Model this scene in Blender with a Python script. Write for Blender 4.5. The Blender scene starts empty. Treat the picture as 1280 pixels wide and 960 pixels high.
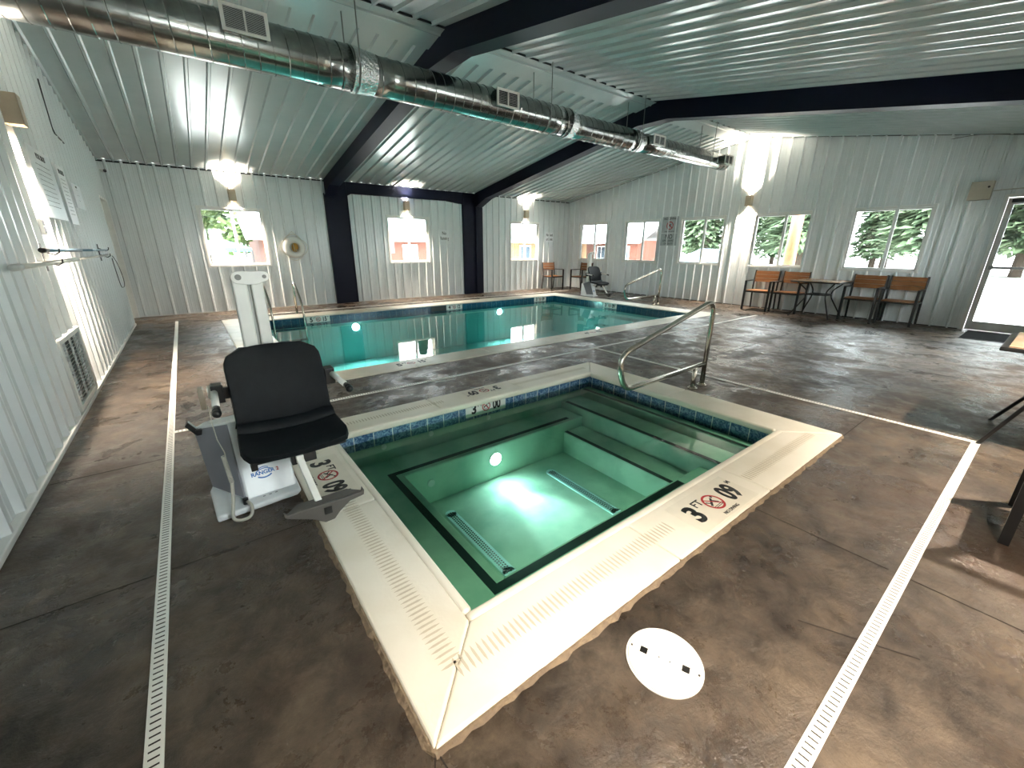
import bpy, bmesh, math, random
from mathutils import Vector, Matrix, Euler
random.seed(7)
S = bpy.context.scene
COL = S.collection
PI = math.pi
# ------------------------------------------------------------------ camera
cd = bpy.data.cameras.new('camera'); cam = bpy.data.objects.new('camera', cd); COL.objects.link(cam)
S.camera = cam
yaw, pitch, roll = math.radians(37.3603), math.radians(18.389), math.radians(0.27537)
fw = Vector((math.sin(yaw)*math.cos(pitch), math.cos(yaw)*math.cos(pitch), -math.sin(pitch)))
rt = Vector((math.cos(yaw), -math.sin(yaw), 0)); up = rt.cross(fw)
rt2 = math.cos(roll)*rt + math.sin(roll)*up; up2 = -math.sin(roll)*rt + math.cos(roll)*up
M = Matrix((rt2, up2, -fw)).transposed().to_4x4(); M.translation = Vector((0, 0, 1.36))
cam.matrix_world = M
cd.sensor_fit = 'HORIZONTAL'; cd.sensor_width = 36.0; cd.lens = 515.54/1280*36.0
cd.clip_start = 0.05; cd.clip_end = 300
# ------------------------------------------------------------------ world / view
W = bpy.data.worlds.new('sky'); S.world = W; W.use_nodes = True
wn = W.node_tree.nodes; wl = W.node_tree.links; wn.clear()
wo = wn.new('ShaderNodeOutputWorld'); bg = wn.new('ShaderNodeBackground')
bg.inputs['Color'].default_value = (0.93, 0.97, 1.0, 1); bg.inputs['Strength'].default_value = 7.5
wl.new(bg.outputs[0], wo.inputs[0])
S.view_settings.view_transform = 'Standard'; S.view_settings.look = 'None'
S.view_settings.gamma = 1.0; S.view_settings.use_curve_mapping = False
S.view_settings.exposure = 1.68
try:
    S.cycles.use_denoising = True
    S.cycles.max_bounces = 10; S.cycles.diffuse_bounces = 5; S.cycles.glossy_bounces = 4
    S.cycles.transparent_max_bounces = 16; S.cycles.sample_clamp_indirect = 6
    S.cycles.caustics_reflective = False; S.cycles.caustics_refractive = False
except Exception: pass
WARM = (1.0, 0.86, 0.70)
# ------------------------------------------------------------------ room numbers
XL, XR, YB, YF = -0.943, 10.84, 11.0, -0.74
YR, ZR, SL = 5.13, 3.77, 0.162
def roofz(y): return ZR - SL*abs(y-YR)
# ------------------------------------------------------------------ materials
MATS = {}
def mat(name, col, rough=0.5, metal=0.0, spec=0.5, noise=None, bump=None, emit=None, coat=0):
    """noise=(scale, colour2, amount-lo, amount-hi)  bump=(scale, strength)"""
    if name in MATS: return MATS[name]
    m = bpy.data.materials.new(name); m.use_nodes = True
    n = m.node_tree.nodes; l = m.node_tree.links; b = n['Principled BSDF']
    b.inputs['Base Color'].default_value = (*col, 1); b.inputs['Roughness'].default_value = rough
    b.inputs['Metallic'].default_value = metal; b.inputs['Specular IOR Level'].default_value = spec
    if coat: b.inputs['Coat Weight'].default_value = coat
    tc = n.new('ShaderNodeTexCoord')
    nz = n.new('ShaderNodeTexNoise'); nz.inputs['Scale'].default_value = noise[0] if noise else 14
    nz.inputs['Detail'].default_value = 5
    l.new(tc.outputs['Object'], nz.inputs['Vector'])
    rp = n.new('ShaderNodeMapRange')
    rp.inputs['From Min'].default_value = noise[2] if noise else 0.3; rp.inputs['From Max'].default_value = noise[3] if noise else 0.7
    l.new(nz.outputs['Fac'], rp.inputs['Value'])
    mx = n.new('ShaderNodeMix'); mx.data_type = 'RGBA'
    mx.inputs['A'].default_value = (*col, 1)
    mx.inputs['B'].default_value = (*(noise[1] if noise else [c*0.93 for c in col]), 1)
    l.new(rp.outputs['Result'], mx.inputs['Factor']); l.new(mx.outputs['Result'], b.inputs['Base Color'])
    if bump:
        n2 = n.new('ShaderNodeTexNoise'); n2.inputs['Scale'].default_value = bump[0]
        l.new(tc.outputs['Object'], n2.inputs['Vector'])
        bp = n.new('ShaderNodeBump'); bp.inputs['Strength'].default_value = bump[1]; bp.inputs['Distance'].default_value = 0.02
        l.new(n2.outputs['Fac'], bp.inputs['Height']); l.new(bp.outputs['Normal'], b.inputs['Normal'])
    if emit:
        b.inputs['Emission Color'].default_value = (*emit[0], 1); b.inputs['Emission Strength'].default_value = emit[1]
    MATS[name] = m; return m

def water_mat(name, tint, bumpscale, bstr):
    m = bpy.data.materials.new(name); m.use_nodes = True
    n = m.node_tree.nodes; l = m.node_tree.links; n.clear()
    out = n.new('ShaderNodeOutputMaterial'); mix = n.new('ShaderNodeMixShader'); tr = n.new('ShaderNodeBsdfTransparent')
    gl = n.new('ShaderNodeBsdfGlossy'); fr = n.new('ShaderNodeFresnel')
    tr.inputs['Color'].default_value = (*tint, 1); gl.inputs['Roughness'].default_value = 0.015
    fr.inputs['IOR'].default_value = 1.333
    tc = n.new('ShaderNodeTexCoord'); nz = n.new('ShaderNodeTexNoise'); nz.inputs['Scale'].default_value = bumpscale
    nz.inputs['Detail'].default_value = 3
    bp = n.new('ShaderNodeBump'); bp.inputs['Strength'].default_value = bstr; bp.inputs['Distance'].default_value = 0.01
    l.new(tc.outputs['Object'], nz.inputs['Vector']); l.new(nz.outputs['Fac'], bp.inputs['Height'])
    l.new(bp.outputs['Normal'], gl.inputs['Normal']); l.new(bp.outputs['Normal'], fr.inputs['Normal'])
    l.new(fr.outputs[0], mix.inputs[0]); l.new(tr.outputs[0], mix.inputs[1]); l.new(gl.outputs[0], mix.inputs[2])
    l.new(mix.outputs[0], out.inputs[0]); return m

def glass_mat():
    m = bpy.data.materials.new('window_glass'); m.use_nodes = True
    n = m.node_tree.nodes; l = m.node_tree.links; n.clear()
    out = n.new('ShaderNodeOutputMaterial'); mix = n.new('ShaderNodeMixShader'); tr = n.new('ShaderNodeBsdfTransparent')
    gl = n.new('ShaderNodeBsdfGlossy'); fr = n.new('ShaderNodeFresnel'); gl.inputs['Roughness'].default_value = 0.0
    tr.inputs['Color'].default_value = (0.95, 0.98, 0.97, 1); fr.inputs['IOR'].default_value = 1.45
    l.new(fr.outputs[0], mix.inputs[0]); l.new(tr.outputs[0], mix.inputs[1]); l.new(gl.outputs[0], mix.inputs[2])
    l.new(mix.outputs[0], out.inputs[0]); return m

def floor_mat():
    m = bpy.data.materials.new('stained_concrete'); m.use_nodes = True
    n = m.node_tree.nodes; l = m.node_tree.links; b = n['Principled BSDF']
    tc = n.new('ShaderNodeTexCoord')
    def noise(scale, detail, dist=0.0, rough=0.6, sx=1, sy=1):
        mp = n.new('ShaderNodeMapping'); mp.inputs['Scale'].default_value = (sx, sy, 1)
        z = n.new('ShaderNodeTexNoise'); z.inputs['Scale'].default_value = scale; z.inputs['Detail'].default_value = detail
        z.inputs['Distortion'].default_value = dist; z.inputs['Roughness'].default_value = rough
        l.new(tc.outputs['Object'], mp.inputs['Vector']); l.new(mp.outputs[0], z.inputs['Vector']); return z
    a = noise(1.3, 9, 0.5, 0.65); c = noise(7, 9, 0.3, 0.75); d = noise(60, 2); e = noise(0.55, 3, 0.4)
    r1 = n.new('ShaderNodeValToRGB')
    r1.color_ramp.elements[0].position = 0.30; r1.color_ramp.elements[0].color = (0.016, 0.011, 0.008, 1)
    r1.color_ramp.elements[1].position = 0.72; r1.color_ramp.elements[1].color = (0.115, 0.086, 0.060, 1)
    el = r1.color_ramp.elements.new(0.5); el.color = (0.054, 0.040, 0.029, 1)
    ad = n.new('ShaderNodeMath'); ad.operation = 'ADD'; mu = n.new('ShaderNodeMath'); mu.operation = 'MULTIPLY_ADD'
    mu.inputs[1].default_value = 0.9; l.new(c.outputs['Fac'], mu.inputs[0]); mu.inputs[2].default_value = -0.45
    l.new(a.outputs['Fac'], ad.inputs[0]); l.new(mu.outputs[0], ad.inputs[1]); l.new(ad.outputs[0], r1.inputs['Fac'])
    # red-brown stain clouds
    rr = n.new('ShaderNodeMapRange'); rr.inputs['From Min'].default_value = 0.5; rr.inputs['From Max'].default_value = 0.7
    rr.inputs['To Max'].default_value = 0.6
    l.new(e.outputs['Fac'], rr.inputs['Value'])
    mx = n.new('ShaderNodeMix'); mx.data_type = 'RGBA'; mx.inputs['B'].default_value = (0.075, 0.042, 0.024, 1)
    l.new(rr.outputs['Result'], mx.inputs['Factor']); l.new(r1.outputs['Color'], mx.inputs['A'])
    l.new(mx.outputs['Result'], b.inputs['Base Color'])
    # wet film: roughness pattern
    w = noise(2.4, 10, 0.3, 0.72, 1.0, 1.0)
    rw = n.new('ShaderNodeMapRange'); rw.inputs['From Min'].default_value = 0.40; rw.inputs['From Max'].default_value = 0.58
    rw.inputs['To Min'].default_value = 0.13; rw.inputs['To Max'].default_value = 0.62
    l.new(w.outputs['Fac'], rw.inputs['Value']); l.new(rw.outputs['Result'], b.inputs['Roughness'])
    b.inputs['Specular IOR Level'].default_value = 0.42
    bp = n.new('ShaderNodeBump'); bp.inputs['Strength'].default_value = 0.5; bp.inputs['Distance'].default_value = 0.02
    mm = n.new('ShaderNodeMath'); mm.operation = 'MULTIPLY_ADD'; mm.inputs[1].default_value = 0.15
    l.new(d.outputs['Fac'], mm.inputs[0]); l.new(c.outputs['Fac'], mm.inputs[2])
    l.new(mm.outputs[0], bp.inputs['Height']); l.new(bp.outputs['Normal'], b.inputs['Normal'])
    return m

def tile_mat(name, c1, c2, grout, w, axis):
    """square ceramic tiles with marbling, laid along world axis 0 or 1"""
    m = bpy.data.materials.new(name); m.use_nodes = True
    n = m.node_tree.nodes; l = m.node_tree.links; b = n['Principled BSDF']
    tc = n.new('ShaderNodeTexCoord'); sp = n.new('ShaderNodeSeparateXYZ'); l.new(tc.outputs['Object'], sp.inputs[0])
    dv = n.new('ShaderNodeMath'); dv.operation = 'DIVIDE'; dv.inputs[1].default_value = w
    l.new(sp.outputs[axis], dv.inputs[0]); fr = n.new('ShaderNodeMath'); fr.operation = 'FRACT'; l.new(dv.outputs[0], fr.inputs[0])
    lt = n.new('ShaderNodeMath'); lt.operation = 'LESS_THAN'; lt.inputs[1].default_value = 0.045; l.new(fr.outputs[0], lt.inputs[0])
    nz = n.new('ShaderNodeTexNoise'); nz.inputs['Scale'].default_value = 38; nz.inputs['Detail'].default_value = 4
    nz.inputs['Distortion'].default_value = 1.2; l.new(tc.outputs['Object'], nz.inputs['Vector'])
    rp = n.new('ShaderNodeMapRange'); rp.inputs['From Min'].default_value = 0.42; rp.inputs['From Max'].default_value = 0.62
    l.new(nz.outputs['Fac'], rp.inputs['Value'])
    mx = n.new('ShaderNodeMix'); mx.data_type = 'RGBA'; mx.inputs['A'].default_value = (*c1, 1); mx.inputs['B'].default_value = (*c2, 1)
    l.new(rp.outputs['Result'], mx.inputs['Factor'])
    m2 = n.new('ShaderNodeMix'); m2.data_type = 'RGBA'; m2.inputs['B'].default_value = (*grout, 1)
    l.new(lt.outputs[0], m2.inputs['Factor']); l.new(mx.outputs['Result'], m2.inputs['A']); l.new(m2.outputs['Result'], b.inputs['Base Color'])
    b.inputs['Roughness'].default_value = 0.2; return m

def slat_wood():
    m = bpy.data.materials.new('teak_slat'); m.use_nodes = True
    n = m.node_tree.nodes; l = m.node_tree.links; b = n['Principled BSDF']
    tc = n.new('ShaderNodeTexCoord'); mp = n.new('ShaderNodeMapping'); mp.inputs['Scale'].default_value = (2, 30, 30)
    nz = n.new('ShaderNodeTexNoise'); nz.inputs['Scale'].default_value = 3; nz.inputs['Detail'].default_value = 6
    l.new(tc.outputs['Object'], mp.inputs[0]); l.new(mp.outputs[0], nz.inputs['Vector'])
    r = n.new('ShaderNodeValToRGB'); r.color_ramp.elements[0].position = 0.3; r.color_ramp.elements[0].color = (0.19, 0.07, 0.020, 1)
    r.color_ramp.elements[1].position = 0.75; r.color_ramp.elements[1].color = (0.34, 0.145, 0.042, 1)
    l.new(nz.outputs['Fac'], r.inputs['Fac']); l.new(r.outputs['Color'], b.inputs['Base Color'])
    b.inputs['Roughness'].default_value = 0.45; return m

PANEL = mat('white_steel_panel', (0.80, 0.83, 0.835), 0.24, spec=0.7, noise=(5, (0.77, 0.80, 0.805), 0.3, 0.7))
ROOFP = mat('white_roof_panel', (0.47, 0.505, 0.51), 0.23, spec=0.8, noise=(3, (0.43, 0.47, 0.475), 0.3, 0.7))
TRIMW = mat('white_trim', (0.80, 0.80, 0.77), 0.4)
DARK = mat('dark_closure', (0.012, 0.014, 0.016), 0.8)
NAVY = mat('navy_paint', (0.0016, 0.0032, 0.015), 0.5, spec=0.18, noise=(8, (0.0016, 0.003, 0.013), 0.3, 0.7))
FLOOR = floor_mat()
JOINT = mat('joint_dark', (0.018, 0.013, 0.010), 0.9)
COPE = mat('cast_coping', (0.86, 0.80, 0.69), 0.5, noise=(3.5, (0.78, 0.71, 0.58), 0.45, 0.75), bump=(60, 0.08))
COPEG = mat('pool_coping', (0.70, 0.66, 0.56), 0.42, noise=(5, (0.58, 0.54, 0.45), 0.4, 0.75), bump=(60, 0.08))
GROOVE = mat('coping_groove', (0.60, 0.52, 0.40), 0.7)
MORTAR = mat('rough_mortar', (0.24, 0.175, 0.11), 0.9, noise=(30, (0.18, 0.13, 0.09), 0.35, 0.65), bump=(40, 0.6))
DRAINW = mat('white_drain_plastic', (0.90, 0.89, 0.84), 0.5, noise=(2.2, (0.80, 0.77, 0.69), 0.5, 0.8))
SLOT = mat('drain_slot', (0.035, 0.03, 0.025), 0.8)
SPAPL = mat('spa_plaster', (0.50, 0.68, 0.56), 0.7, noise=(2.5, (0.28, 0.46, 0.36), 0.40, 0.68))
POOLPL = mat('pool_plaster', (0.42, 0.82, 0.80), 0.7, noise=(1.5, (0.34, 0.74, 0.72), 0.4, 0.7))
BLACKT = mat('black_tile', (0.008, 0.016, 0.016), 0.3)
TILEX = tile_mat('blue_tile_x', (0.025, 0.075, 0.17), (0.17, 0.29, 0.41), (0.60, 0.66, 0.66), 0.155, 0)
TILEY = tile_mat('blue_tile_y', (0.025, 0.075, 0.17), (0.17, 0.29, 0.41), (0.60, 0.66, 0.66), 0.155, 1)
PTILEX = tile_mat('pool_tile_x', (0.006, 0.05, 0.10), (0.02, 0.11, 0.18), (0.10, 0.20, 0.22), 0.155, 0)
PTILEY = tile_mat('pool_tile_y', (0.006, 0.05, 0.10), (0.02, 0.11, 0.18), (0.10, 0.20, 0.22), 0.155, 1)
SPAW = water_mat('spa_water', (0.66, 0.93, 0.82), 9, 0.10)
POOLW = water_mat('pool_water', (0.50, 0.90, 0.85), 2.2, 0.035)
GLASS = glass_mat()
STEEL = mat('polished_stainless', (0.62, 0.59, 0.53), 0.18, 1.0, noise=(20, (0.55, 0.52, 0.46), 0.3, 0.7))
GALV = mat('galvanised_steel', (0.40, 0.41, 0.40), 0.20, 1.0, noise=(7, (0.27, 0.28, 0.27), 0.35, 0.65), bump=(6, 0.12))
FOIL = mat('foil_tape', (0.85, 0.86, 0.86), 0.16, 1.0, bump=(45, 1.0))
BLACKM = mat('black_metal', (0.012, 0.012, 0.013), 0.42)
WOOD = slat_wood()
SEATP = mat('black_seat_plastic', (0.003, 0.0045, 0.006), 0.6, spec=0.15, noise=(20, (0.005, 0.007, 0.009), 0.3, 0.7), bump=(180, 0.08))
BLACKP = mat('black_plastic', (0.010, 0.010, 0.011), 0.3)
WHITEP = mat('white_powder_coat', (0.84, 0.82, 0.77), 0.35)
WHITEC = mat('white_cover_plastic', (0.86, 0.88, 0.90), 0.3)
GREYP = mat('grey_side_plastic', (0.26, 0.26, 0.30), 0.45, noise=(3, (0.20, 0.20, 0.23), 0.3, 0.7))
GREYF = mat('grey_footrest', (0.10, 0.09, 0.08), 0.5, noise=(10, (0.10, 0.09, 0.085), 0.3, 0.7))
INK = mat('black_ink', (0.006, 0.006, 0.006), 0.5)
RED = mat('red_ink', (0.42, 0.02, 0.02), 0.5)
BLUE = mat('blue_ink', (0.03, 0.16, 0.50), 0.5)
CREAM = mat('marker_tile', (0.82, 0.76, 0.64), 0.4)
WTILE = mat('white_marker_tile', (0.80, 0.80, 0.76), 0.3)
SIGNW = mat('sign_white', (0.80, 0.82, 0.84), 0.4)
SIGNG = mat('sign_grey', (0.45, 0.49, 0.50), 0.3, noise=(12, (0.38, 0.42, 0.43), 0.3, 0.7))
ALU = mat('grey_aluminium', (0.75, 0.74, 0.72), 0.45, 0.0)
BEIGE = mat('beige_housing', (0.45, 0.40, 0.32), 0.5)
LAMPT = mat('sconce_tan', (0.42, 0.35, 0.26), 0.45)
BULB = mat('lit_lamp', (1, 0.9, 0.7), 0.5, emit=((1.0, 0.82, 0.58), 14))
POOLB = mat('lit_pool_lamp', (1, 1, 1), 0.5, emit=((0.75, 1.0, 0.98), 45))
RINGW = mat('ring_buoy_white', (0.90, 0.88, 0.82), 0.5)
ROPEY = mat('yellow_rope_bag', (0.62, 0.33, 0.05), 0.7)
ROPE = mat('cream_rope', (0.62, 0.56, 0.44), 0.8)
MATM = mat('black_rubber_mat', (0.005, 0.005, 0.006), 0.95, spec=0.05, bump=(120, 0.5))
POLEB = mat('blue_pole', (0.16, 0.26, 0.34), 0.35, 0.5)
POLEW = mat('white_pole', (0.76, 0.74, 0.68), 0.35)
GRATE = mat('spa_grate', (0.62, 0.86, 0.92), 0.5)
CABLE = mat('black_cable', (0.02, 0.02, 0.02), 0.5)
CORD = mat('grey_cord', (0.50, 0.48, 0.42), 0.5)
CLEARP = mat('smoky_plastic', (0.42, 0.36, 0.28), 0.25)
GRAVEL = mat('pale_gravel', (0.62, 0.61, 0.58), 0.9, noise=(1.2, (0.45, 0.44, 0.41), 0.5, 0.75))
LOG = mat('varnished_log', (0.26, 0.09, 0.03), 0.4, noise=(6, (0.16, 0.055, 0.02), 0.4, 0.7))
SIDING = mat('red_brown_siding', (0.14, 0.042, 0.025), 0.7, noise=(3, (0.11, 0.034, 0.02), 0.3, 0.7))
TANSID = mat('tan_siding', (0.20, 0.11, 0.05), 0.7)
ROOFW = mat('pale_metal_roof', (0.80, 0.82, 0.84), 0.5)
PANE = mat('dark_pane', (0.05, 0.07, 0.09), 0.1)
BARK = mat('bark', (0.06, 0.042, 0.03), 0.9)
LEAFS = [mat('fir_foliage', (0.055, 0.095, 0.045), 0.8, noise=(1.2, (0.11, 0.17, 0.085), 0.35, 0.65)),
         mat('pine_foliage', (0.065, 0.11, 0.055), 0.8, noise=(1.2, (0.14, 0.19, 0.10), 0.35, 0.65)),
         mat('broad_foliage', (0.060, 0.11, 0.030), 0.8, noise=(1.2, (0.17, 0.23, 0.08), 0.35, 0.65))]
TEAL = mat('teal_canvas', (0.04, 0.17, 0.17), 0.7)
CARP = mat('pale_blue_car_paint', (0.16, 0.20, 0.27), 0.25, 0.3)
TYRE = mat('tyre', (0.015, 0.015, 0.015), 0.8)

# ------------------------------------------------------------------ builders
def wloc(o):
    v = Vector((0, 0, 0))
    while o is not None: v = v + o.location; o = o.parent
    return v
class MB:
    def __init__(s): s.bm = bmesh.new()
    def quad(s, *vs):
        return s.bm.faces.new([s.bm.verts.new(v) for v in vs])
    def box(s, x0, x1, y0, y1, z0, z1):
        if x1 < x0: x0, x1 = x1, x0
        if y1 < y0: y0, y1 = y1, y0
        if z1 < z0: z0, z1 = z1, z0
        v = [s.bm.verts.new((x, y, z)) for z in (z0, z1) for x, y in ((x0, y0), (x1, y0), (x1, y1), (x0, y1))]
        for f in ((3, 2, 1, 0), (4, 5, 6, 7), (0, 1, 5, 4), (1, 2, 6, 5), (2, 3, 7, 6), (3, 0, 4, 7)):
            s.bm.faces.new([v[i] for i in f])
        return s
    def obox(s, c, ax, ay, az):
        """box with centre c and half-axis vectors"""
        c, ax, ay, az = map(Vector, (c, ax, ay, az))
        v = [s.bm.verts.new(c+az*k+ax*i+ay*j) for k in (-1, 1) for i, j in ((-1, -1), (1, -1), (1, 1), (-1, 1))]
        for f in ((3, 2, 1, 0), (4, 5, 6, 7), (0, 1, 5, 4), (1, 2, 6, 5), (2, 3, 7, 6), (3, 0, 4, 7)):
            s.bm.faces.new([v[i] for i in f])
        return s
    def prism(s, poly, o, u, v, n):
        """polygon (2D list) in plane o + a*u + b*v, extruded by vector n"""
        o, u, v, n = map(Vector, (o, u, v, n))
        a = [s.bm.verts.new(o+u*p[0]+v*p[1]) for p in poly]; b = [s.bm.verts.new(o+u*p[0]+v*p[1]+n) for p in poly]
        k = len(poly)
        s.bm.faces.new(a[::-1]); s.bm.faces.new(b)
        for i in range(k): s.bm.faces.new((a[i], a[(i+1) % k], b[(i+1) % k], b[i]))
        return s
    def tube(s, pts, r, n=10, closed=False, cap=True):
        pts = [Vector(p) for p in pts]; k = len(pts); rs = r if isinstance(r, (list, tuple)) else [r]*k
        tan = []
        for i in range(k):
            a = pts[(i-1) % k] if (closed or i > 0) else pts[i]; b = pts[(i+1) % k] if (closed or i < k-1) else pts[i]
            t = (b-a); tan.append(t.normalized() if t.length > 1e-9 else Vector((0, 0, 1)))
        nrm = tan[0].orthogonal().normalized(); rings = []
        for i in range(k):
            if i:
                ax = tan[i-1].cross(tan[i])
                if ax.length > 1e-8: nrm = Matrix.Rotation(tan[i-1].angle(tan[i]), 3, ax.normalized()) @ nrm
            nrm = (nrm-tan[i]*nrm.dot(tan[i])).normalized(); bi = tan[i].cross(nrm)
            rings.append([s.bm.verts.new(pts[i]+(nrm*math.cos(2*PI*j/n)+bi*math.sin(2*PI*j/n))*rs[i]) for j in range(n)])
        m = k if closed else k-1
        for i in range(m):
            A, B = rings[i], rings[(i+1) % k]
            for j in range(n): s.bm.faces.new((A[j], A[(j+1) % n], B[(j+1) % n], B[j]))
        if cap and not closed:
            s.bm.faces.new(rings[0][::-1]); s.bm.faces.new(rings[-1])
        return s
    def cyl(s, a, b, r, n=16, r2=None): return s.tube([a, b], [r, r if r2 is None else r2], n)
    def ball(s, c, r, sub=2, sc=(1, 1, 1)):
        bmesh.ops.create_icosphere(s.bm, subdivisions=sub, radius=1, matrix=Matrix.Translation(c) @ Matrix.Diagonal((r*sc[0], r*sc[1], r*sc[2], 1)))
        return s
    def mesh(s, me, mtx):
        k = len(s.bm.verts); s.bm.from_mesh(me); s.bm.verts.ensure_lookup_table()
        for v in s.bm.verts[k:]: v.co = mtx @ v.co
        return s
    def build(s, name, material, parent=None, smooth=False, bevel=0, origin=None, seg=2):
        bmesh.ops.recalc_face_normals(s.bm, faces=s.bm.faces) if not getattr(s, 'keep', False) else None
        off = wloc(parent) if parent is not None else (Vector(origin) if origin is not None else Vector((0, 0, 0)))
        for v in s.bm.verts: v.co -= off
        me = bpy.data.meshes.new(name); s.bm.to_mesh(me); s.bm.free()
        me.materials.append(material)
        if smooth:
            for p in me.polygons: p.use_smooth = True
        o = bpy.data.objects.new(name, me); COL.objects.link(o)
        if parent is not None: o.parent = parent
        elif origin is not None: o.location = origin
        if bevel:
            b = o.modifiers.new('bevel', 'BEVEL'); b.width = bevel; b.segments = seg; b.limit_method = 'ANGLE'; b.angle_limit = math.radians(40)
            if smooth is None or smooth: pass
        return o
def tag(o, label=None, cat=None, group=None, kind=None):
    if label: o['label'] = label
    if cat: o['category'] = cat
    if group: o['group'] = group
    if kind: o['kind'] = kind
    return o
def thing(name, loc, label, cat, group=None, kind=None, rz=0):
    o = bpy.data.objects.new(name, None); COL.objects.link(o); o.location = loc; o.rotation_euler = (0, 0, rz)
    o.empty_display_size = 0.1
    return tag(o, label, cat, group, kind)
def kids(o): return [c for c in bpy.data.objects if c.parent == o]
def copy_tree(o, loc=None, rz=None, label=None, parent=None, scale=None):
    c = o.copy(); COL.objects.link(c); c.parent = parent
    if loc is not None: c.location = loc
    if rz is not None: c.rotation_euler = (0, 0, rz)
    if scale is not None: c.scale = scale
    if label: c['label'] = label
    for ch in kids(o): copy_tree(ch, parent=c)
    return c
def fillet(pts, r, n=6):
    pts = [Vector(p) for p in pts]; out = [pts[0]]
    for i in range(1, len(pts)-1):
        a, b, c = pts[i-1], pts[i], pts[i+1]; rr = r[i-1] if isinstance(r, (list, tuple)) else r
        d1 = (a-b); d2 = (c-b); q = min(rr, d1.length*0.49, d2.length*0.49)
        p1 = b+d1.normalized()*q; p2 = b+d2.normalized()*q
        for k in range(n+1):
            t = k/n; out.append(p1*(1-t)**2+b*2*t*(1-t)+p2*t*t)
    out.append(pts[-1]); return out
_fc = {}
def text_into(mb, txt, size, o, xd, yd, bold=0.0, sx=1.0, align='CENTER', lift=0.002):
    key = (txt, bold, align)
    if key not in _fc:
        cu = bpy.data.curves.new('txt', 'FONT'); cu.body = txt; cu.size = 1.0; cu.align_x = align; cu.offset = bold
        cu.extrude = 0.004; cu.resolution_u = 4
        ob = bpy.data.objects.new('txt', cu); COL.objects.link(ob); bpy.context.view_layer.update()
        _fc[key] = bpy.data.meshes.new_from_object(ob.evaluated_get(bpy.context.evaluated_depsgraph_get()))
        bpy.data.objects.remove(ob); bpy.data.curves.remove(cu)
    xd = Vector(xd).normalized(); yd = Vector(yd).normalized(); zd = xd.cross(yd)
    m = Matrix((xd*size*sx, yd*size, zd*0.2)).transposed().to_4x4(); m.translation = Vector(o)+zd*lift
    mb.keep = True
    mb.mesh(_fc[key], m)
def frame_pts(o, xd, yd):
    o = Vector(o); xd = Vector(xd).normalized(); yd = Vector(yd).normalized(); zd = xd.cross(yd)
    return lambda a, b, c=0: o+xd*a+yd*b+zd*c
def ring2d(mb, P, r0, r1, h=0.0015, n=32, c=(0, 0)):
    for i in range(n):
        a, b = 2*PI*i/n, 2*PI*(i+1)/n
        mb.quad(P(c[0]+r0*math.cos(a), c[1]+r0*math.sin(a), h), P(c[0]+r1*math.cos(a), c[1]+r1*math.sin(a), h),
                P(c[0]+r1*math.cos(b), c[1]+r1*math.sin(b), h), P(c[0]+r0*math.cos(b), c[1]+r0*math.sin(b), h))
def stroke(mb, P, a, b, w, h=0.0015):
    a = Vector((a[0], a[1])); b = Vector((b[0], b[1])); d = (b-a).normalized(); q = Vector((-d.y, d.x))*w/2
    mb.quad(P(*(a-q), h), P(*(b-q), h), P(*(b+q), h), P(*(a+q), h))

# ================================================================== STRUCTURE
PITCH = 0.2286
def rib_profile(u0, u1, phase=0.0, h=0.034, minor=True):
    """(u, height) breakpoints of a ribbed steel panel between u0 and u1"""
    P = []
    k = math.floor((u0-phase)/PITCH)-1
    while phase+k*PITCH < u1+PITCH:
        c = phase+k*PITCH
        P += [(c-0.026, 0), (c-0.012, h), (c+0.012, h), (c+0.026, 0)]
        if minor:
            for q in (PITCH*0.36, PITCH*0.64): P += [(c+q-0.010, 0), (c+q-0.004, 0.0035), (c+q+0.004, 0.0035), (c+q+0.010, 0)]
        k += 1
    P.sort()
    def at(u):
        for a, b in zip(P, P[1:]):
            if a[0] <= u <= b[0]: return a[1]+(b[1]-a[1])*(u-a[0])/max(1e-9, b[0]-a[0])
        return 0
    return [p for p in P if u0 < p[0] < u1], at
def ribbed_wall(name, u0, u1, ztop, holes, place, phase=0.0, extra=()):
    """ribbed wall; place(u, z, h) -> point; ztop(u); holes = (u0, u1, z0, z1)"""
    prof, at = rib_profile(u0, u1, phase)
    us = sorted(set([round(u0, 5), round(u1, 5)]+[round(p[0], 5) for p in prof]+[round(q, 5) for h in holes for q in h[:2]]+[round(e, 5) for e in extra]))
    zs = sorted(set([0.0]+[q for h in holes for q in h[2:]]))
    mb = MB(); mb.keep = True
    grid = [[None]*(len(zs)+1) for _ in us]
    for i, u in enumerate(us):
        for j, z in enumerate(zs+[ztop(u)]): grid[i][j] = mb.bm.verts.new(place(u, z, at(u)))
    zz = zs+[9]
    for i in range(len(us)-1):
        uc = (us[i]+us[i+1])/2
        for j in range(len(zs)):
            zc = (zz[j]+zz[j+1])/2 if j < len(zs)-1 else zz[j]+0.01
            if any(h[0] < uc < h[1] and h[2] < zc < h[3] for h in holes): continue
            mb.bm.faces.new((grid[i][j], grid[i+1][j], grid[i+1][j+1], grid[i][j+1]))
    mb.keep = False
    return tag(mb.build(name, PANEL), kind='structure')
WZ0, WZ1 = 0.925, 2.125
backwin = [(0.375, 1.560), (4.305, 5.515), (8.285, 9.495)]
rightwin = [(9.235, 10.475), (7.365, 8.585), (5.500, 6.730), (3.630, 4.850), (1.745, 2.980)]
unseen_frontwin = [(0.40, 1.60), (5.3, 6.5), (8.2, 9.4)]  # unseen windows behind the camera, assumed and added to let in daylight
DY0, DY1, DZ = -0.03, 0.93, 2.16
g = 0.035
hb = [(a+g, b-g, WZ0+g, WZ1-g) for a, b in backwin]
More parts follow.
